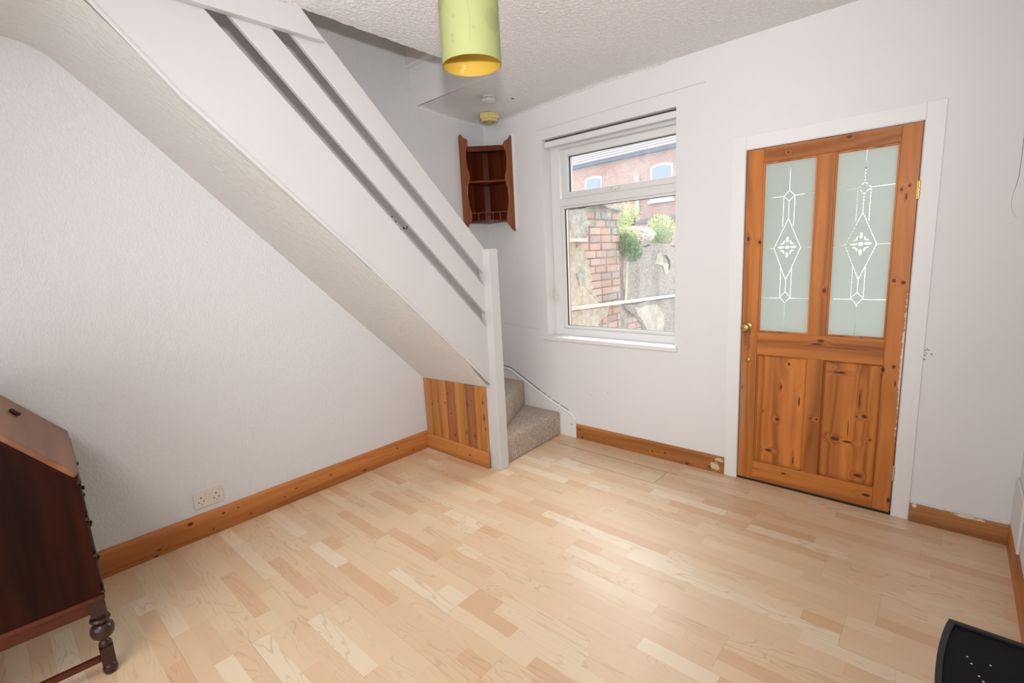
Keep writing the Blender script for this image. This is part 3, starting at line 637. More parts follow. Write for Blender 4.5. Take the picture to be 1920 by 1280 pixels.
MB().prism([(-0.826-a, b) for a, b in skirt_prof(0.118, 0.014)], 'x', 0.016, 0.690).build('skirting', PB, pb)

# holes and torn fixing on the stair wall, seen under the middle rail
for (y, z, r) in ((-0.972, 1.760, .006), (-0.975, 1.728, .003), (-0.943, 1.728, .006)):
    MB().lathe([(0.0005, 0.0), (r, 0.0006), (0.0005, 0.001)], (0.0, y, z), 'x', 10).build('hole', DARK, wl)
for k in range(9):
    y, z = -0.905+R.uniform(-.022, .03), 1.682+R.uniform(-.016, .014)
    MB().lathe([(0.0005, 0.0), (R.uniform(.004, .009), 0.0006), (0.0005, 0.001)], (0.0, y, z), 'x', 6).build('torn_plaster', DARK if k % 2 else CHROME, wl)
MB().tube([(0, -.88, 1.69), (.004, -.87, 1.678), (.004, -.855, 1.68), (0, -.845, 1.70)], .002, 6).build('hole', DARK, wl)

# ================================================================ CORNER SHELF
MAHO = pine('mahogany', 'z', (0.055, 0.010, 0.004), (0.095, 0.020, 0.007), rnd=True, rough=0.35)
MAHS = pine('mahogany_side', 'z', (0.15, 0.045, 0.014), (0.25, 0.08, 0.024), rnd=True, rough=0.28)
MAHX = pine('mahogany_shelf', 'x', (0.07, 0.015, 0.006), (0.12, 0.028, 0.010), rnd=True, rough=0.35)
for q_ in (MAHO, MAHX): q_.node_tree.nodes['Principled BSDF'].inputs['Specular IOR Level'].default_value = 0.08
cs = empty('corner_shelf', (0.02, -0.02, 1.66), 'dark mahogany corner shelf unit with scalloped sides high in the room corner', 'shelf')
Z0, Z1 = 1.655, 2.388
def scallop():
    pts = []
    def w_(t):   # t 0 bottom .. 1 top : projection from the wall
        cusp = [(0, .018), (.04, .050), (.09, .092), (.14, .098), (.20, .090), (.27, .074), (.36, .067), (.44, .072), (.50, .088), (.54, .100), (.58, .096), (.66, .078), (.74, .070), (.82, .074), (.87, .094), (.905, .100), (.93, .090), (.95, .062), (.97, .040), (1.0, .022)]
        for (a, b), (c, d) in zip(cusp, cusp[1:]):
            if a <= t <= c: q = (t-a)/(c-a); q = q*q*(3-2*q); return b+(d-b)*q
        return .02
    N = 60
    return [(w_(i/N), Z0+(Z1-Z0)*i/N) for i in range(N+1)]
sc = scallop()
# left side: on wall x=0 at y=-0.29, projects +x ; right side: on wall y=0 at x=0.31, projects -y
MB().prism([(0.002, Z0+.03)]+[(a, z+.015) for a, z in sc]+[(0.002, Z1)], 'y', -0.292, -0.280).build('side_panel', MAHS, cs, bevel=0.002, seg=1)
MB().prism([(-0.002, Z0)]+[(-a, z-.012) for a, z in sc]+[(-0.002, Z1-.015)], 'x', 0.298, 0.310).build('side_panel', MAHS, cs, bevel=0.002, seg=1)
part('back_panel', MAHO, cs, (0.002, 0.008, -0.280, -0.003, 1.725, 2.30), bevel=0)
part('back_panel', MAHO, cs, (0.008, 0.298, -0.008, -0.002, 1.725, 2.30), bevel=0)
MB().prism([(0.008, -0.008), (0.040, -0.008), (0.008, -0.040)], 'z', 1.725, 2.295).build('corner_post', MAHO, cs)
def tri(z0, z1, d=0.078, bow=0.0):
    pts = [(0.006, -0.006), (0.298, -0.006), (0.298, -d)]
    for k in range(1, 8):
        t = k/8; x = 0.298+(d-0.298)*t; y = -d+(-0.280+d)*t; n = bow*math.sin(PI*t)*0.7071; pts.append((x+n, y-n))
    pts += [(d, -0.280), (0.006, -0.280)]
    return MB().prism(pts, 'z', z0, z1)
tri(2.285, 2.302, .080).build('shelf', MAHX, cs, bevel=.002, seg=1)
tri(2.027, 2.043, .084).build('shelf', MAHX, cs, bevel=.002, seg=1)
tri(1.722, 1.738, .086, .022).build('shelf', MAHX, cs, bevel=.002, seg=1)
def fr(z0, z1, name, th=.006, d=.084):
    MB().prism([(0.298, -d), (d, -0.280), (d-th, -0.280+0), (0.298, -d+th)], 'z', z0, z1).build(name, MAHX, cs)
fr(2.262, 2.287, 'top_rail'); fr(1.792, 1.800, 'gallery_rail')
for k in range(1, 5):
    t = k/5; MB().lathe([(.0025, 1.738), (.004, 1.755), (.0025, 1.768), (.004, 1.78), (.0025, 1.793)], (0.297+(.084-.297)*t, -.086+(-.278+.086)*t, 0), 'z', 8).build('spindle', MAHS, cs)
part('paint_edge', WHITE, cs, (0.311, 0.322, -0.012, -0.0005, 1.66, 2.395))

# ================================================================ ALARMS, LAMP, SOCKET
YEL = plain('yellowed_plastic', (0.62, 0.49, 0.20), 0.4)
sa = empty('smoke_alarm', (0.235, -0.175, 2.515), 'yellowed hexagonal alarm on the ceiling above the corner shelf', 'alarm')
hexp = lambda r, cx=0.235, cy=-0.175, a0=0.40: [(cx+r*math.cos(a0+PI/3*k), cy+r*math.sin(a0+PI/3*k)) for k in range(6)]
MB().prism(hexp(.082), 'z', 2.480, 2.522).build('body', YEL, sa, bevel=.006, seg=3)
MB().prism(hexp(.070), 'z', 2.464, 2.482).build('cover', YEL, sa, bevel=.004, seg=2)
MB().prism(hexp(.060), 'z', 2.518, 2.53).build('base', YEL, sa)
for (dx, dy) in ((-.02, -.028), (.02, .022)):
    MB().box(.235+dx-.016, .235+dx+.016, -.175+dy-.007, -.175+dy+.007, 2.4625, 2.466).build('vent', plain('olive_slot', (.18, .15, .04), .7), sa)
MB().lathe([(.004, 2.462), (.005, 2.466)], (.24, -.19, 0), 'z', 10).build('indicator_light', plain('amber', (.6, .15, .03), .4), sa)
sb = empty('smoke_alarm', (0.485, -0.43, 2.53), 'small round white alarm on the ceiling beside the yellowed one', 'alarm')
cz = 2.545
MB().lathe([(.040, cz), (.040, cz-.014), (.034, cz-.018)], (.485, -.43, 0), 'z', 28).build('base', PVC, sb, smooth=True)
MB().lathe([(.030, cz-.016), (.030, cz-.022)], (.485, -.43, 0), 'z', 28).build('vent_ring', plain('grey_gap', (.2, .2, .22), .6), sb)
MB().lathe([(.046, cz-.022), (.048, cz-.030), (.044, cz-.040), (.030, cz-.046), (.004, cz-.048)], (.485, -.43, 0), 'z', 28).build('cover', PVC, sb, smooth=True)

LX, LY, LZ = 1.702, -1.783, 2.089
lamp = empty('pendant_lamp', (LX, LY, LZ), 'lime green cylindrical pendant lampshade printed with seed-head flowers', 'lamp')
def shademat(name, col, tcol, fac):
    m, nt, b = newmat(name); g = NG(nt); out = nt.nodes['Material Output']; setp(b, col, 0.5)
    tl = g.n('ShaderNodeBsdfTranslucent'); tl.inputs[0].default_value = (*tcol, 1); mx = g.n('ShaderNodeMixShader'); mx.inputs[0].default_value = fac
    g.l(b.outputs[0], mx.inputs[1]); g.l(tl.outputs[0], mx.inputs[2]); g.l(mx.outputs[0], out.inputs[0]); return m
SHO = shademat('lime_shade', (0.39, 0.43, 0.18), (0.45, 0.49, 0.2), 0.28)
SHI = shademat('golden_lining', (0.74, 0.47, 0.07), (0.85, 0.62, 0.1), 0.3)
def cyl(r, z0, z1, name, mat, n=64):
    vs = [(LX+r*math.cos(2*PI*i/n), LY+r*math.sin(2*PI*i/n), z) for z in (z0, z1) for i in range(n)]
    return MB().add(vs, [(i, (i+1) % n, (i+1) % n+n, i+n) for i in range(n)]).build(name, mat, lamp, smooth=True)
sh = cyl(0.1000, LZ, LZ+.30, 'shade', SHO); cyl(0.0985, LZ+.0005, LZ+.2995, 'lining', SHI)
cyl(0.1004, LZ-.0005, LZ+.004, 'rim', SHO)
MB().box(LX-.098, LX+.098, LY-.0012, LY+.0012, LZ+.262, LZ+.265).box(LX-.0012, LX+.0012, LY-.098, LY+.098, LZ+.262, LZ+.265).build('spider', WHITE, lamp)
MB().lathe([(.020, LZ+.245), (.020, LZ+.28), (.014, LZ+.30), (.010, LZ+.32)], (LX, LY, 0), 'z', 20).build('bulb_holder', PVC, lamp, smooth=True)
MB().lathe([(.006, LZ+.150), (.022, LZ+.160), (.029, LZ+.185), (.022, LZ+.215), (.014, LZ+.232), (.013, LZ+.245)], (LX, LY, 0), 'z', 20).build('bulb', plain('opal_bulb', (.9, .9, .88), .3), lamp, smooth=True)
MB().tube([(LX, LY, LZ+.31), (LX, LY, ZC)], .0035).build('cable', CABLE, lamp)
MB().lathe([(.018, ZC-.03), (.040, ZC-.012), (.045, ZC)], (LX, LY, 0), 'z', 24).build('ceiling_rose', PVC, lamp, smooth=True)
PRINT = plain('grey_green_print', (0.26, 0.27, 0.12), 0.6); PRINTG = plain('gold_print', (0.85, 0.74, 0.32), 0.5)
ang0 = math.atan2(-3.0547-LY, 2.9783-LX)   # towards the room
def onc(u, h, r): a = ang0+u/0.1; return (LX+r*math.cos(a), LY+r*math.sin(a), LZ+h)
def stroke(mb, p, q, wd, r):
    dx, dz = q[0]-p[0], q[1]-p[1]; L = math.hypot(dx, dz) or 1; nx2, nz2 = -dz/L*wd/2, dx/L*wd/2
    mb.add([onc(p[0]+nx2, p[1]+nz2, r), onc(q[0]+nx2, q[1]+nz2, r), onc(q[0]-nx2, q[1]-nz2, r), onc(p[0]-nx2, p[1]-nz2, r)], [(0, 1, 2, 3)])
def star(mb, u, h, s, r, n=6):
    for k in range(n):
        a = 2*PI*k/n+u*90; stroke(mb, (u+math.cos(a)*s*.3, h+math.sin(a)*s*.3), (u+math.cos(a)*s, h+math.sin(a)*s), s*.28, r)
def head(mb, u, h, ru, rh, r):
    for k in range(150):
        t = math.sqrt((k+.5)/150); a = k*2.39996; star(mb, u+math.cos(a)*t*ru, h+math.sin(a)*t*rh, .0034, r, 4)
for name, jobs in (('printed_flower', (('h', -.018, .222, .036, .036), ('s', -.010, .186, -.003, .035))), ('printed_flower', (('h', .088, .112, .036, .036),)), ('printed_flower', (('h', -.12, .19, .036, .036), ('s', -.12, .15, -.115, .03)))):
    mb = MB()
    for j in jobs:
        if j[0] == 'h': head(mb, *j[1:], .1004)
        else:
            (_, u0, h0, u1, h1) = j
            for k in range(14):
                t, t2 = k/14, (k+1)/14; stroke(mb, (u0+(u1-u0)*t+.008*math.sin(t*PI), h0+(h1-h0)*t), (u0+(u1-u0)*t2+.008*math.sin(t2*PI), h0+(h1-h0)*t2), .0011, .1004)
    mb.build(name, PRINT, sh)
for (u, h) in ((-.052, .118), (-.062, .062), (-.060, .045), (.012, .078)):
    mb = MB(); star(mb, u, h, .0062, .1004); mb.build('printed_blossom', PRINT, sh)
for (u, h) in ((-.285, .030), (-.278, .014)):
    mb = MB(); star(mb, u, h, .008, .0978); mb.build('printed_blossom', PRINTG, sh)

IV = plain('ivory_plastic', (0.66, 0.60, 0.54), 0.4)
sk = empty('socket', (0.0, -2.346, 0.215), 'ivory double electrical socket on the left wall above the baseboard', 'socket')
sy, sz = -2.419, 0.172
part('face_plate', IV, sk, (0.0, .009, sy, sy+.146, sz, sz+.086), bevel=.002)
for c in (0.036, 0.110):
    for (dy, dz, w_, h_) in ((0, .015, .0055, .009), (-.012, -.008, .008, .005), (.012, -.008, .008, .005), (0, -.022, .005, .004)):
        part('pin_slot', DARK, sk, (.0085, .0095, sy+c+dy-w_/2, sy+c+dy+w_/2, sz+.040+dz-h_/2, sz+.040+dz+h_/2))
for c in (.062, .083):
    part('switch', IV, sk, (.008, .0125, sy+c-.0055, sy+c+.0055, sz+.056, sz+.074), bevel=.001)

# ================================================================ BUREAU DESK
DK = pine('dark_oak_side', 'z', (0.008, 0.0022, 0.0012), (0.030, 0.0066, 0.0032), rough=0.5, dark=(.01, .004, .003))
DK.node_tree.nodes['Principled BSDF'].inputs['Specular IOR Level'].default_value = 0.10
DKY = pine('dark_oak_rail', 'y', (0.05, 0.012, 0.006), (0.10, 0.024, 0.011), rough=0.32)
DKT = plain('dark_oak_turned', (0.035, 0.012, 0.008), 0.28, (30, 3, 0.1), 0.35)
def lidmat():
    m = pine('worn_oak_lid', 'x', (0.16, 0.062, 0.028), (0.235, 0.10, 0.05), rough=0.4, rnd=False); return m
LID = lidmat()
dsk = empty('bureau_desk', (0.762, -2.923, 0.0), 'dark oak drop-front bureau on bulbous turned legs by the left wall', 'desk', rz=-math.atan2(0.0642, 0.99794))
def D(name, mat, mb, par=dsk, **k): return mb.build(name, mat, par, world=False, **k)
XO = 0.030; XI = -0.625; YF = 0.020; YBK = -0.40
side = [(YF, .318), (YF, .757), (.012, .768), (-.134, .950), (-.20, 1.035), (YBK, 1.035), (YBK, .318)]
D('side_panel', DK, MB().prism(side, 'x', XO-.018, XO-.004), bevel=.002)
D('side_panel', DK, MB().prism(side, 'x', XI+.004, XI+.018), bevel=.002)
D('back_panel', DK, MB().box(XI+.01, XO-.01, YBK, YBK+.01, .318, 1.035))
D('bottom_moulding', DKY, MB().box(XI-.004, XO+.004, YBK, YF+.006, .306, .322), bevel=.005)
D('top', LID, MB().box(XI-.006, XO+.006, YBK-.005, -.195, 1.035, 1.055), bevel=.004)
# sloping lid
tx, tz = -.2005-.026, 1.055-.788
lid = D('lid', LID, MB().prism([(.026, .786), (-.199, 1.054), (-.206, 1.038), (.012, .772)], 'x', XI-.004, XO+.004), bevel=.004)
D('lid_shadow_strip', DK, MB().prism([(.022, .776), (.010, .762), (-.212, 1.027), (-.206, 1.040), (.013, .777)], 'x', XO-.012, XO-.001), par=dsk)  # dark strip added as the shadow line below the lid
def onlid(t, n=0): return (.026-.225*t-(-.766)*n*0+.766*n, .786+.268*t+.643*n)
c = onlid(.62); D('lid_pull', DKT, MB().lathe([(.016, 0), (.020, .006), (.017, .014), (.006, .016)], (0, 0, 0), 'z', 4), par=lid)
lp = [q for q in bpy.data.objects if q.name.startswith('lid_pull')][0]; lp.location = (-.385, c[0], c[1]); lp.rotation_euler = (-math.radians(50), 0, 0)
D('keyhole', BRASS, MB().box(-.45, -.44, c[0]+.0, c[0]+.006, c[1]+.004, c[1]+.008), par=lid)
# drawers with applied mouldings and drop pulls on the front (faces the window wall)
for k, (z0, z1) in enumerate(((.335, .465), (.475, .605), (.615, .745))):
    dr = D('drawer', DK, MB().box(XI+.02, XO-.022, YF-.012, YF-.001, z0, z1), bevel=.002)
    for (a, b) in ((XI+.03, XI+.30), (XI+.355, XO-.0265)):
        mm = MB(); mm.box(a, b, YF-.002, YF+.007, z1-.022, z1-.010); mm.box(a, b, YF-.002, YF+.007, z0+.010, z0+.022); mm.box(a, a+.012, YF-.002, YF+.007, z0+.01, z1-.01); mm.box(b-.012, b, YF-.002, YF+.007, z0+.01, z1-.01)
        D('moulding', DKT, mm, par=dr, bevel=.002, seg=1)
    for x in (XI+.165, XO-.155): D('drawer_pull', DKT, MB().lathe([(.010, 0), (.006, .006), (.009, .014), (.003, .018)], (x, YF-.001, (z0+z1)/2), 'y', 12), par=dr, smooth=True)
for z in (.750, .612, .472, .330): D('front_moulding', DKT, MB().box(XI+.004, XO-.003, YF-.003, YF+.009, z-.006, z+.006), bevel=.003)
legp = [(.012, .0), (.019, .004), (.0225, .013), (.0225, .026), (.018, .036), (.012, .042)]
for (x, y) in ((0, 0), (XI+.03, 0), (0, YBK+.03), (XI+.03, YBK+.03)):
    lg = MB(); lg.lathe(legp, (x, y, 0), 'z', 24); lg.box(x-.020, x+.020, y-.020, y+.020, .042, .112)
    lg.lathe([(.016, .110), (.019, .118), (.019, .126), (.012, .136), (.014, .146), (.025, .150), (.033, .160), (.0365, .176), (.034, .192), (.025, .203), (.017, .207), (.016, .211), (.028, .215), (.031, .222), (.028, .229), (.017, .233), (.015, .245)], (x, y, 0), 'z', 28)
    lg.box(x-.023, x+.023, y-.023, y+.023, .243, .308)
    D('leg', DKT, lg, smooth=True)
D('apron', DKY, MB().box(-.012, .006, YBK+.05, -.02, .252, .308), bevel=.002)
D('apron', DKY, MB().box(XI+.05, -.02, -.008, .008, .252, .308), bevel=.002)
for q in (((-.010, .010, YBK+.05, -.02, .058, .080)), ((XI+.02, XI+.04, YBK+.05, -.02, .058, .080))): D('stretcher', DKY, MB().box(*q), bevel=.004)
D('stretcher', DKY, MB().box(XI+.04, -.01, YBK+.02, YBK+.04, .058, .080), bevel=.004)

# ================================================================ BLACK HEATER
BLK = plain('black_enamel', (0.005, 0.005, 0.007), 0.6, (60, 3, 0.1), 0.3, Specular_IOR_Level=0.15); BLR = plain('worn_black_rim', (0.018, 0.019, 0.025), 0.45, Specular_IOR_Level=0.3)
ht = empty('stove_heater', (3.14, -1.70, 0), 'black stove-style heater with a bowed front at the right wall', 'heater')
def bow(x0, d, n=16, ins=0.0, ya=-1.475, yb=-1.93):
    return [(x0+ins-d*math.sin(PI*k/n)**0.8 if 0 < k < n else x0+ins, ya-ins+(yb-ya+2*ins)*k/n) for k in range(n+1)]
def foot(x0, d, ins=0.0): b = bow(x0, d, ins=ins); return b+[(3.255-ins, b[-1][1]), (3.255-ins, b[0][1])]
MB().prism(foot(3.050, .018), 'z', 0.05, 0.432).build('body', BLK, ht, bevel=.003)
tp = MB().prism(foot(3.041, .022), 'z', 0.430, 0.444).build('top_plate', BLK, ht, bevel=.004)
b0 = bow(3.041, .022); b1 = bow(3.041, .022, ins=.012)
rm = MB()
o_ = [(3.255, b0[0][1])]+b0+[(3.255, b0[-1][1])]; i_ = [(3.255-.01, b1[0][1])]+b1+[(3.255-.01, b1[-1][1])]
n = len(o_); rm.add([(x, y, .443) for x, y in o_]+[(x, y, .450) for x, y in o_]+[(x, y, .450) for x, y in i_]+[(x, y, .443) for x, y in i_],
                    [(k, k+1, n+k+1, n+k) for k in range(n-1)]+[(n+k, n+k+1, 2*n+k+1, 2*n+k) for k in range(n-1)]+[(2*n+k, 2*n+k+1, 3*n+k+1, 3*n+k) for k in range(n-1)])
rm.build('rim', BLR, ht)
MB().prism(foot(3.040, .020), 'z', 0.0, 0.05).build('plinth', BLK, ht, bevel=.003)
dm = MB(); bb = bow(3.046, .018)[3:14]
for k in range(len(bb)-1):
    (xa, ya), (xb, yb) = bb[k], bb[k+1]; dm.add([(xa, ya, .10), (xb, yb, .10), (xb, yb, .38), (xa, ya, .38)], [(0, 1, 2, 3)])
dm.build('window_glass', plain('smoked_glass', (.02, .02, .02), .1), ht)
for (x, y) in ((3.082, -1.62), (3.094, -1.655), (3.101, -1.668), (3.115, -1.60), (3.075, -1.60)): MB().lathe([(.001, .4441), (.0022, .4448), (.001, .4452)], (x, y, 0), 'z', 6).build('speck', PVC, tp)

# ================================================================ OUTSIDE
BR_COL = [(0.60, 0.42, 0.36), (0.66, 0.47, 0.42), (0.52, 0.39, 0.36), (0.68, 0.52, 0.46), (0.64, 0.42, 0.34), (0.50, 0.45, 0.42)]
BRM = [plain('old_brick', c, 0.9, (45, 4, 0.5), 0.22) for c in BR_COL]
def rough_mat(name, a, b, sc, st, bmp=0.6):
    m, nt, bs = newmat(name); g = NG(nt); tc = g.n('ShaderNodeTexCoord').outputs['Object']
    n1 = g.noise(tc, sc, 5, 0.7); n2 = g.noise(tc, 2.2, 4, 0.6)
    c = g.mix(g.mr(n1, 0.35, 0.65), a, b); c = g.mix(g.mr(n2, 0.42, 0.68, 0, st), c, tuple(x*0.45 for x in a))
    g.l(c, bs.inputs['Base Color']); bs.inputs['Roughness'].default_value = 0.95; g.bump(n1, bs, bmp, 0.01); return m
R_TAN = rough_mat('sandy_render', (0.50, 0.43, 0.34), (0.70, 0.62, 0.50), 14, 0.35)
R_DIRT = rough_mat('stained_render', (0.36, 0.35, 0.33), (0.60, 0.57, 0.52), 12, 0.7)
R_PEB = rough_mat('pebbledash', (0.30, 0.265, 0.245), (0.52, 0.475, 0.445), 38, 0.35, 1.0)
R_CRM = rough_mat('cream_plaster', (0.52, 0.47, 0.41), (0.68, 0.63, 0.57), 10, 0.3, 0.4)
MORT = rough_mat('mortar', (0.40, 0.34, 0.30), (0.58, 0.51, 0.46), 25, 0.5)
yw = empty('yard_wall', (-0.05, 1.2, -0.2), 'crumbling brick and render yard wall outside the window', 'wall')
# wall cores (pier part and lower length)
MB().prism([(0.34, -.2), (0.34, 1.90), (1.12, 1.895), (1.86, 1.955), (2.33, 1.905), (2.33, -.2)], 'x', -0.32, -0.078).build('pier_core', MORT, yw)
MB().prism([(2.33, -.2), (2.33, 1.44), (3.05, 1.505), (3.9, 1.47), (6.5, 1.46), (6.5, -.2)], 'x', -0.30, -0.085).build('low_core', MORT, yw)
def jag(poly, amp=0.012, n=3):
    out = []
    for i in range(len(poly)):
        a, b = poly[i], poly[(i+1) % len(poly)]
        for k in range(n):
            t = k/n; out.append((a[0]+(b[0]-a[0])*t+(R.uniform(-amp, amp) if k else 0), a[1]+(b[1]-a[1])*t+(R.uniform(-amp, amp) if k else 0)))
    return out
def patch(name, poly, mat, x0=-0.088, x1=-0.045, amp=.018, n=4): return MB().prism(jag(poly, amp, n), 'x', x0, x1).build(name, mat, yw, bevel=0)
P1 = [(0.34, 1.561), (1.349, 1.555), (1.357, 1.498), (1.521, 1.456), (1.531, 1.373), (1.602, 1.364), (1.621, 1.27), (1.652, 1.181), (1.668, 1.015), (1.771, 0.903), (1.818, 0.859), (0.34, 0.849)]
P2 = [(0.34, 1.885), (1.10, 1.88), (1.60, 1.93), (1.589, 1.832), (1.618, 1.737), (1.575, 1.615), (1.526, 1.574), (0.34, 1.578)]
P4 = [(2.383, 1.314), (2.44, 1.44), (2.817, 1.475), (3.268, 1.501), (4.001, 1.456), (6.4, 1.45), (6.4, 0.65), (4.015, 0.74), (2.936, 0.795), (2.381, 0.815), (2.411, 0.924), (2.367, 1.067)]
P5a = [(0.34, 0.854), (2.016, 0.791), (1.988, 0.707), (1.81, 0.649), (1.758, 0.551), (1.70, -.15), (0.34, -.15)]
P5b = [(2.394, 0.778), (3.268, 0.74), (6.4, 0.66), (6.4, -.15), (2.95, -.15), (2.932, 0.302), (2.869, 0.464), (2.684, 0.593), (2.449, 0.708)]
patch('render_patch', P1, R_TAN); patch('render_patch', P2, R_DIRT, x1=-.048); patch('render_patch', P4, R_PEB); patch('render_patch', P5a, R_TAN); patch('render_patch', P5b, R_PEB)
patch('plaster_patch', [(2.625, 0.717), (2.872, 0.705), (3.033, 0.71), (3.269, 0.693), (3.409, 0.598), (3.5, 0.459), (3.483, 0.348), (3.411, 0.261), (3.3, .05), (3.0, .05), (2.965, 0.359), (2.901, 0.46), (2.745, 0.585)], R_CRM, -.046, -.036)
patch('plaster_patch', [(3.217, 1.242), (3.285, 1.353), (3.388, 1.395), (3.44, 1.33), (3.50, 1.24), (3.46, 1.208), (3.337, 1.232)], R_CRM, -.046, -.036, .006)
patch('plaster_patch', [(3.46, 1.208), (3.56, 1.25), (3.64, 1.20), (3.624, 1.081), (3.53, 1.09)], R_CRM, -.046, -.036, .006)
patch('stain_patch', [(3.50, 1.36), (3.60, 1.34), (3.70, 1.27), (3.72, 1.19), (3.66, 1.14), (3.665, 1.22), (3.60, 1.29)], DARK, -.046, -.0415, .006)
patch('render_patch', [(2.39, .80), (2.44, 1.31), (2.49, 1.30), (2.46, 1.1), (2.47, .95), (2.42, .81)], R_CRM, -.046, -.038, .006)
patch('render_patch', [(1.343, 1.213), (1.442, 1.267), (1.551, 1.225), (1.524, 1.127), (1.401, 1.087)], R_DIRT, -.046, -.038)
# exposed bricks, one by one
cr = 0.086
for c in range(0, 25):
    z0 = -0.17+c*cr
    if z0+cr > 1.93: break
    off = 0.0 if c % 2 else 0.118
    y = 1.42-off
    while y < 2.31:
        L = 0.225 if R.random() > .25 else 0.108
        a, b = max(y, 1.40), min(y+L, 2.318)
        if b-a > 0.04:
            pr = R.uniform(-.012, .006); top = z0+cr-0.012
            q = MB().box(a+.005, b-.005, 0, 0.10, z0+.002, top); ob = MB()
            ob.box(-0.15, -0.058+pr, a+.005, b-.005, z0+.002, top)
            mt = R.choice(BRM)
            if z0 > 1.62 and R.random() < .6: mt = R_DIRT
            if 1.0 < z0 < 1.1 and 1.85 < a < 2.1: mt = BRM[4]
            o = ob.build('brick', mt, yw, bevel=.005, seg=1)
        y += L+.012
# darker bricks lower right under the fallen render
for c in range(9):
    for k in range(3):
        a = 2.42+k*.235+(.11 if c % 2 else 0); z0 = -.17+c*cr
        if a < 2.9: MB().box(-.15, -.072+R.uniform(-.006, .004), a, min(a+.22, 2.94), z0+.002, z0+cr-.012).build('brick', R.choice(BRM), yw, bevel=.005, seg=1)
MB().prism([(0.34, 1.90), (1.12, 1.895), (1.86, 1.955), (2.36, 1.905), (2.36, 1.925), (1.86, 1.985), (1.12, 1.925), (0.34, 1.93)], 'x', -0.34, -0.035).build('coping', R_DIRT, yw, bevel=.006)
MB().prism(jag([(2.33, 1.44), (3.05, 1.505), (3.9, 1.47), (6.5, 1.46), (6.5, 1.49), (3.9, 1.50), (3.05, 1.53), (2.33, 1.48)], .006), 'x', -0.31, -0.05).build('coping', R_PEB, yw)
TIM = plain('weathered_white_timber', (0.78, 0.75, 0.68), 0.7, (30, 3, .3), .12)
tag(MB().prism([(1.0, .850), (6.2, .650), (6.2, .688), (1.0, .890)], 'x', -.035, -.010).build('timber_batten', TIM, bevel=.003), 'long weathered white batten fixed low along the yard wall', 'batten')
tag(MB().box(-.05, .02, .60, 1.485, 1.560, 1.592).build('timber_ledge', TIM, bevel=.003), 'short weathered white ledge on the left of the yard wall', 'ledge')
tag(MB().box(-14, 12, .33, 18, -.35, -.2).build('ground', rough_mat('concrete_yard', (.42, .41, .39), (.6, .58, .55), 6, .3)), 'concrete yard ground', kind='structure')
# plants on the wall
def leafmat(name, a, b, tr=.3):
    m, nt, bs = newmat(name); g = NG(nt); oi = g.n('ShaderNodeTexCoord').outputs['Object']
    g.l(g.mix(g.noise(oi, 25, 2), a, b), bs.inputs['Base Color']); bs.inputs['Roughness'].default_value = .6; out = nt.nodes['Material Output']
    tl = g.n('ShaderNodeBsdfTranslucent'); tl.inputs[0].default_value = (*b, 1); mx = g.n('ShaderNodeMixShader'); mx.inputs[0].default_value = tr
    g.l(bs.outputs[0], mx.inputs[1]); g.l(tl.outputs[0], mx.inputs[2]); g.l(mx.outputs[0], out.inputs[0]); return m
LG = leafmat('green_leaf', (.10, .24, .10), (.34, .52, .26)); LY_ = leafmat('yellow_green_leaf', (.36, .46, .18), (.62, .70, .36)); PK = leafmat('pink_petal', (.72, .52, .62), (.88, .76, .80)); BRN = plain('plant_stem', (.34, .36, .20), .8)
def cloud(c, rad, n, s0, s1, name, mat, par, droop=0):
    mb = MB()
    for _ in range(n):
        while True:
            p = [R.uniform(-1, 1) for _ in range(3)]
            if sum(q*q for q in p) < 1: break
        P = Vector((c[0]+p[0]*rad[0], c[1]+p[1]*rad[1], c[2]+p[2]*rad[2]))
        a = Vector([R.uniform(-1, 1) for _ in range(3)]).normalized(); a.z -= droop; a.normalize()
        b = a.cross(Vector([R.uniform(-1, 1) for _ in range(3)])).normalized(); s = R.uniform(s0, s1)
        mb.add([P-a*s, P+b*s*.38, P+a*s, P-b*s*.38], [(0, 1, 2, 3)])
    o = mb.build(name, mat, par); o['kind'] = 'stuff'; return o
def plant(name, label, c, rad, mats, nstem=8, base=1.48):
    r = empty(name, (c[0], c[1], base), label, 'plant')
    for (nm, mt, cc, rr, n, s0, s1, dr) in mats: cloud(cc, rr, n, s0, s1, nm, mt, r, dr)
    m = MB()
    for _ in range(nstem):
        y = c[1]+R.uniform(-rad[1], rad[1])*.8; x = c[0]+R.uniform(-rad[0], rad[0])*.8; m.tube([(c[0]+(x-c[0])*.4, c[1]+(y-c[1])*.4, base-.02), (x, y, c[2]+rad[2]*.9)], .004, 4)
    m.build('stem', BRN, r); return r
plant('valerian_plant', 'bushy green plant hanging over the yard wall beside the brick pier', (-.08, 2.52, 1.50), (.14, .24, .17),
      [('foliage', LG, (-.04, 2.44, 1.55), (.13, .17, .14), 700, .014, .032, .4), ('foliage_trail', LG, (-.02, 2.56, 1.43), (.10, .20, .13), 650, .014, .034, .9), ('foliage_tips', LY_, (-.05, 2.45, 1.64), (.15, .20, .10), 350, .012, .028, .1), ('flower_cluster', PK, (-.02, 2.55, 1.50), (.14, .24, .14), 260, .007, .013, 0)])
plant('flowering_plant', 'pink flowering plant along the top of the yard wall', (-.15, 2.95, 1.62), (.14, .36, .12),
      [('flower_cluster', PK, (-.10, 2.85, 1.64), (.16, .42, .11), 1300, .010, .020, 0), ('foliage', LG, (-.15, 2.9, 1.60), (.14, .36, .10), 420, .012, .028, .2)])
plant('wild_shrub', 'tall yellow-green weed standing behind the pink flowers', (-.35, 2.95, 1.85), (.16, .36, .16),
      [('foliage', LY_, (-.35, 2.80, 1.82), (.18, .26, .16), 600, .012, .028, -.4), ('foliage_tips', LY_, (-.35, 3.0, 1.93), (.16, .34, .16), 420, .010, .026, -.6)], 14)
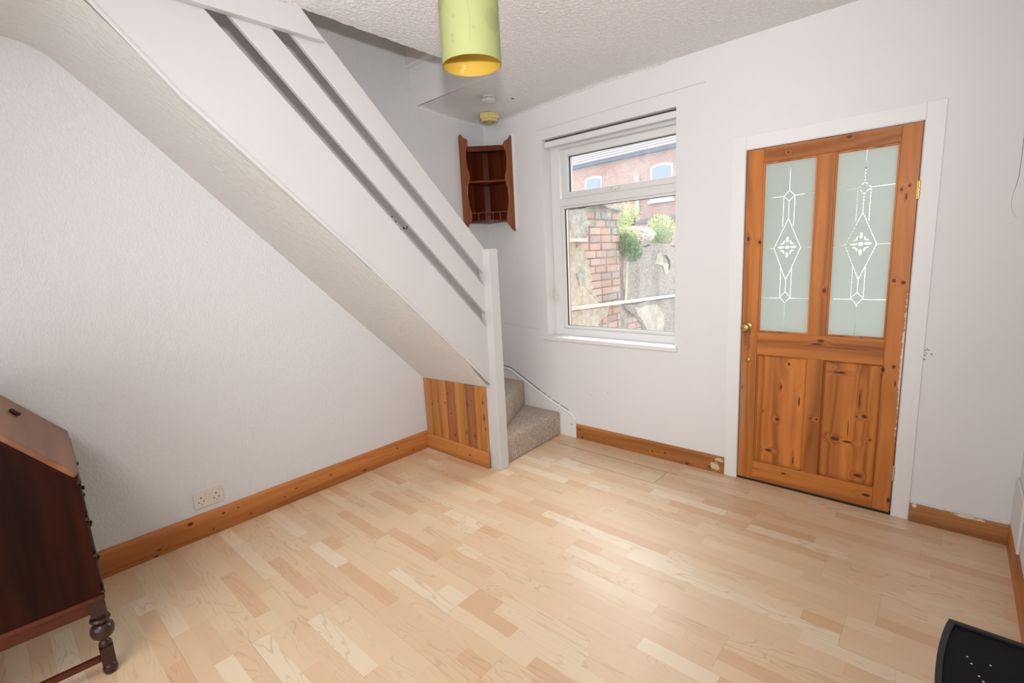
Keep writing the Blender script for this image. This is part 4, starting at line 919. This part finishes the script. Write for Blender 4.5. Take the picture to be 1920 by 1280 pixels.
plant('wild_shrub', 'green leafy weed at the right end of the yard wall', (-.20, 3.75, 1.70), (.16, .30, .22),
      [('foliage', LG, (-.2, 3.7, 1.62), (.16, .34, .16), 600, .014, .030, -.2), ('foliage_tips', LY_, (-.2, 3.75, 1.74), (.16, .34, .20), 800, .014, .030, -.3)], 10)
ck = empty('flue_cowl', (-.6, 3.55, -.2), 'small black cowl on a white pipe behind the flowers', 'cowl')
MB().lathe([(.035, -.2), (.035, 1.80)], (-.6, 3.55, 0), 'z', 14).build('pipe', PVC, ck); MB().lathe([(.08, 1.80), (.095, 1.86), (.07, 1.93), (.02, 1.95)], (-.6, 3.55, 0), 'z', 16).build('hood', DARK, ck, smooth=True)

# terrace across the back lane
def brickmat():
    m, nt, b = newmat('terrace_brick'); g = NG(nt); tc = g.n('ShaderNodeTexCoord').outputs['Object']
    sx = g.n('ShaderNodeSeparateXYZ'); g.l(tc, sx.inputs[0]); cb = g.n('ShaderNodeCombineXYZ'); g.l(sx.outputs[0], cb.inputs[0]); g.l(sx.outputs[2], cb.inputs[1])
    br = g.n('ShaderNodeTexBrick'); g.l(cb.outputs[0], br.inputs[0]); br.inputs['Scale'].default_value = 1.0
    br.inputs['Brick Width'].default_value = .235; br.inputs['Row Height'].default_value = .086; br.inputs['Mortar Size'].default_value = .012
    br.inputs['Color1'].default_value = (.66, .42, .36, 1); br.inputs['Color2'].default_value = (.54, .33, .29, 1); br.inputs['Mortar'].default_value = (.60, .50, .46, 1)
    n = g.noise(tc, 1.4, 4, .6); g.l(g.mix(g.mr(n, .45, .7, 0, .45), br.outputs[0], (.36, .22, .22)), b.inputs['Base Color']); b.inputs['Roughness'].default_value = .9
    g.bump(br.outputs['Fac'], b, -.3, .01); return m
TB = brickmat()
hs = empty('terraced_house', (-8.4, 17.0, -.2), 'red brick terrace with slate roof and white windows beyond the yard', 'house', rz=math.radians(-6.0))
def H(name, mat, mb, par=hs, **k): return mb.build(name, mat, par, world=False, **k)
GZ = 5.62
H('wall', TB, MB().box(-9, 9, 0, .3, 0, GZ))
H('gutter', plain('grey_gutter', (.20, .22, .27), .6), MB().box(-9, 9, -.22, -.04, GZ-.06, GZ+.10), bevel=.02)
H('fascia', plain('pale_fascia', (.45, .45, .5), .7), MB().box(-9, 9, -.04, 0, GZ-.10, GZ+.08))
SLATE = plain('grey_slate', (.42, .40, .42), .75, (8, 3, .2), .15)
rf = MB()
for k in range(16):
    a = k*.26; c_, s_ = math.cos(math.radians(35)), math.sin(math.radians(35)); y0 = -.25+a*c_; z0 = GZ+.08+a*s_
    rf.add([(-9, y0, z0+.05), (9, y0, z0+.05), (9, y0+.30*c_, z0+.30*s_), (-9, y0+.30*c_, z0+.30*s_), (-9, y0, z0), (9, y0, z0)], [(0, 1, 2, 3), (4, 5, 1, 0)])
ro = H('roof', SLATE, rf)
SKYG = plain('painted_sky_pane', (.38, .46, .54), .12)  # blue-grey base colour paints in the reflected sky
def hwin(x0, x1, z0, z1, nm='house_window', arch=.10):
    w_ = x1-x0; n = 10
    top = [(x1-w_*k/n, z1-arch+arch*math.sin(PI*k/n)) for k in range(n+1)]
    fo = H(nm, PVC, MB().prism([(x0, z0), (x1, z0)]+top, 'y', -.02, .05))
    f = .09; ti = [(x1-f-(w_-2*f)*k/n, z1-arch-f+arch*math.sin(PI*k/n)) for k in range(n+1)]
    H('pane', SKYG, MB().prism([(x0+f, z0+.08), (x1-f, z0+.08)]+ti, 'y', -.03, -.015), par=fo)
    H('bar', PVC, MB().box(x0+f, x1-f, -.045, -.02, z0+(z1-z0)*.42, z0+(z1-z0)*.42+.07), par=fo)
    H('arch', plain('brick_arch', (.58, .36, .30), .9), MB().prism([(x, z+.01) for x, z in top]+[(x, z+.16) for x, z in top[::-1]], 'y', -.012, .03))
    H('stone_sill', plain('stone_sill', (.80, .78, .76), .8), MB().box(x0-.08, x1+.08, -.10, .05, z0-.12, z0))
hwin(-1.90, -.88, 3.65, 5.12); hwin(1.62, 2.66, 3.65, 5.12); hwin(-6.2, -5.2, 3.65, 5.12); hwin(5.2, 6.2, 3.65, 5.12)
H('waste_pipe', PVC, MB().box(.96, 1.10, -.12, 0, 3.2, 4.80), bevel=.02)
ext = empty('rear_outbuilding', (-6.2, 13.2, -.2), 'low brick outbuilding with a dark roof edge in front of the terrace', 'outbuilding', rz=math.radians(-6.0))
EB = MB().box(-1.5, 3, 0, 3, 0, 2.55).build('wall', TB, ext, world=False)
MB().box(-1.6, 3, -.15, 3, 2.55, 2.68).build('roof_edge', plain('dark_lead', (.22, .24, .28), .6), ext, world=False)
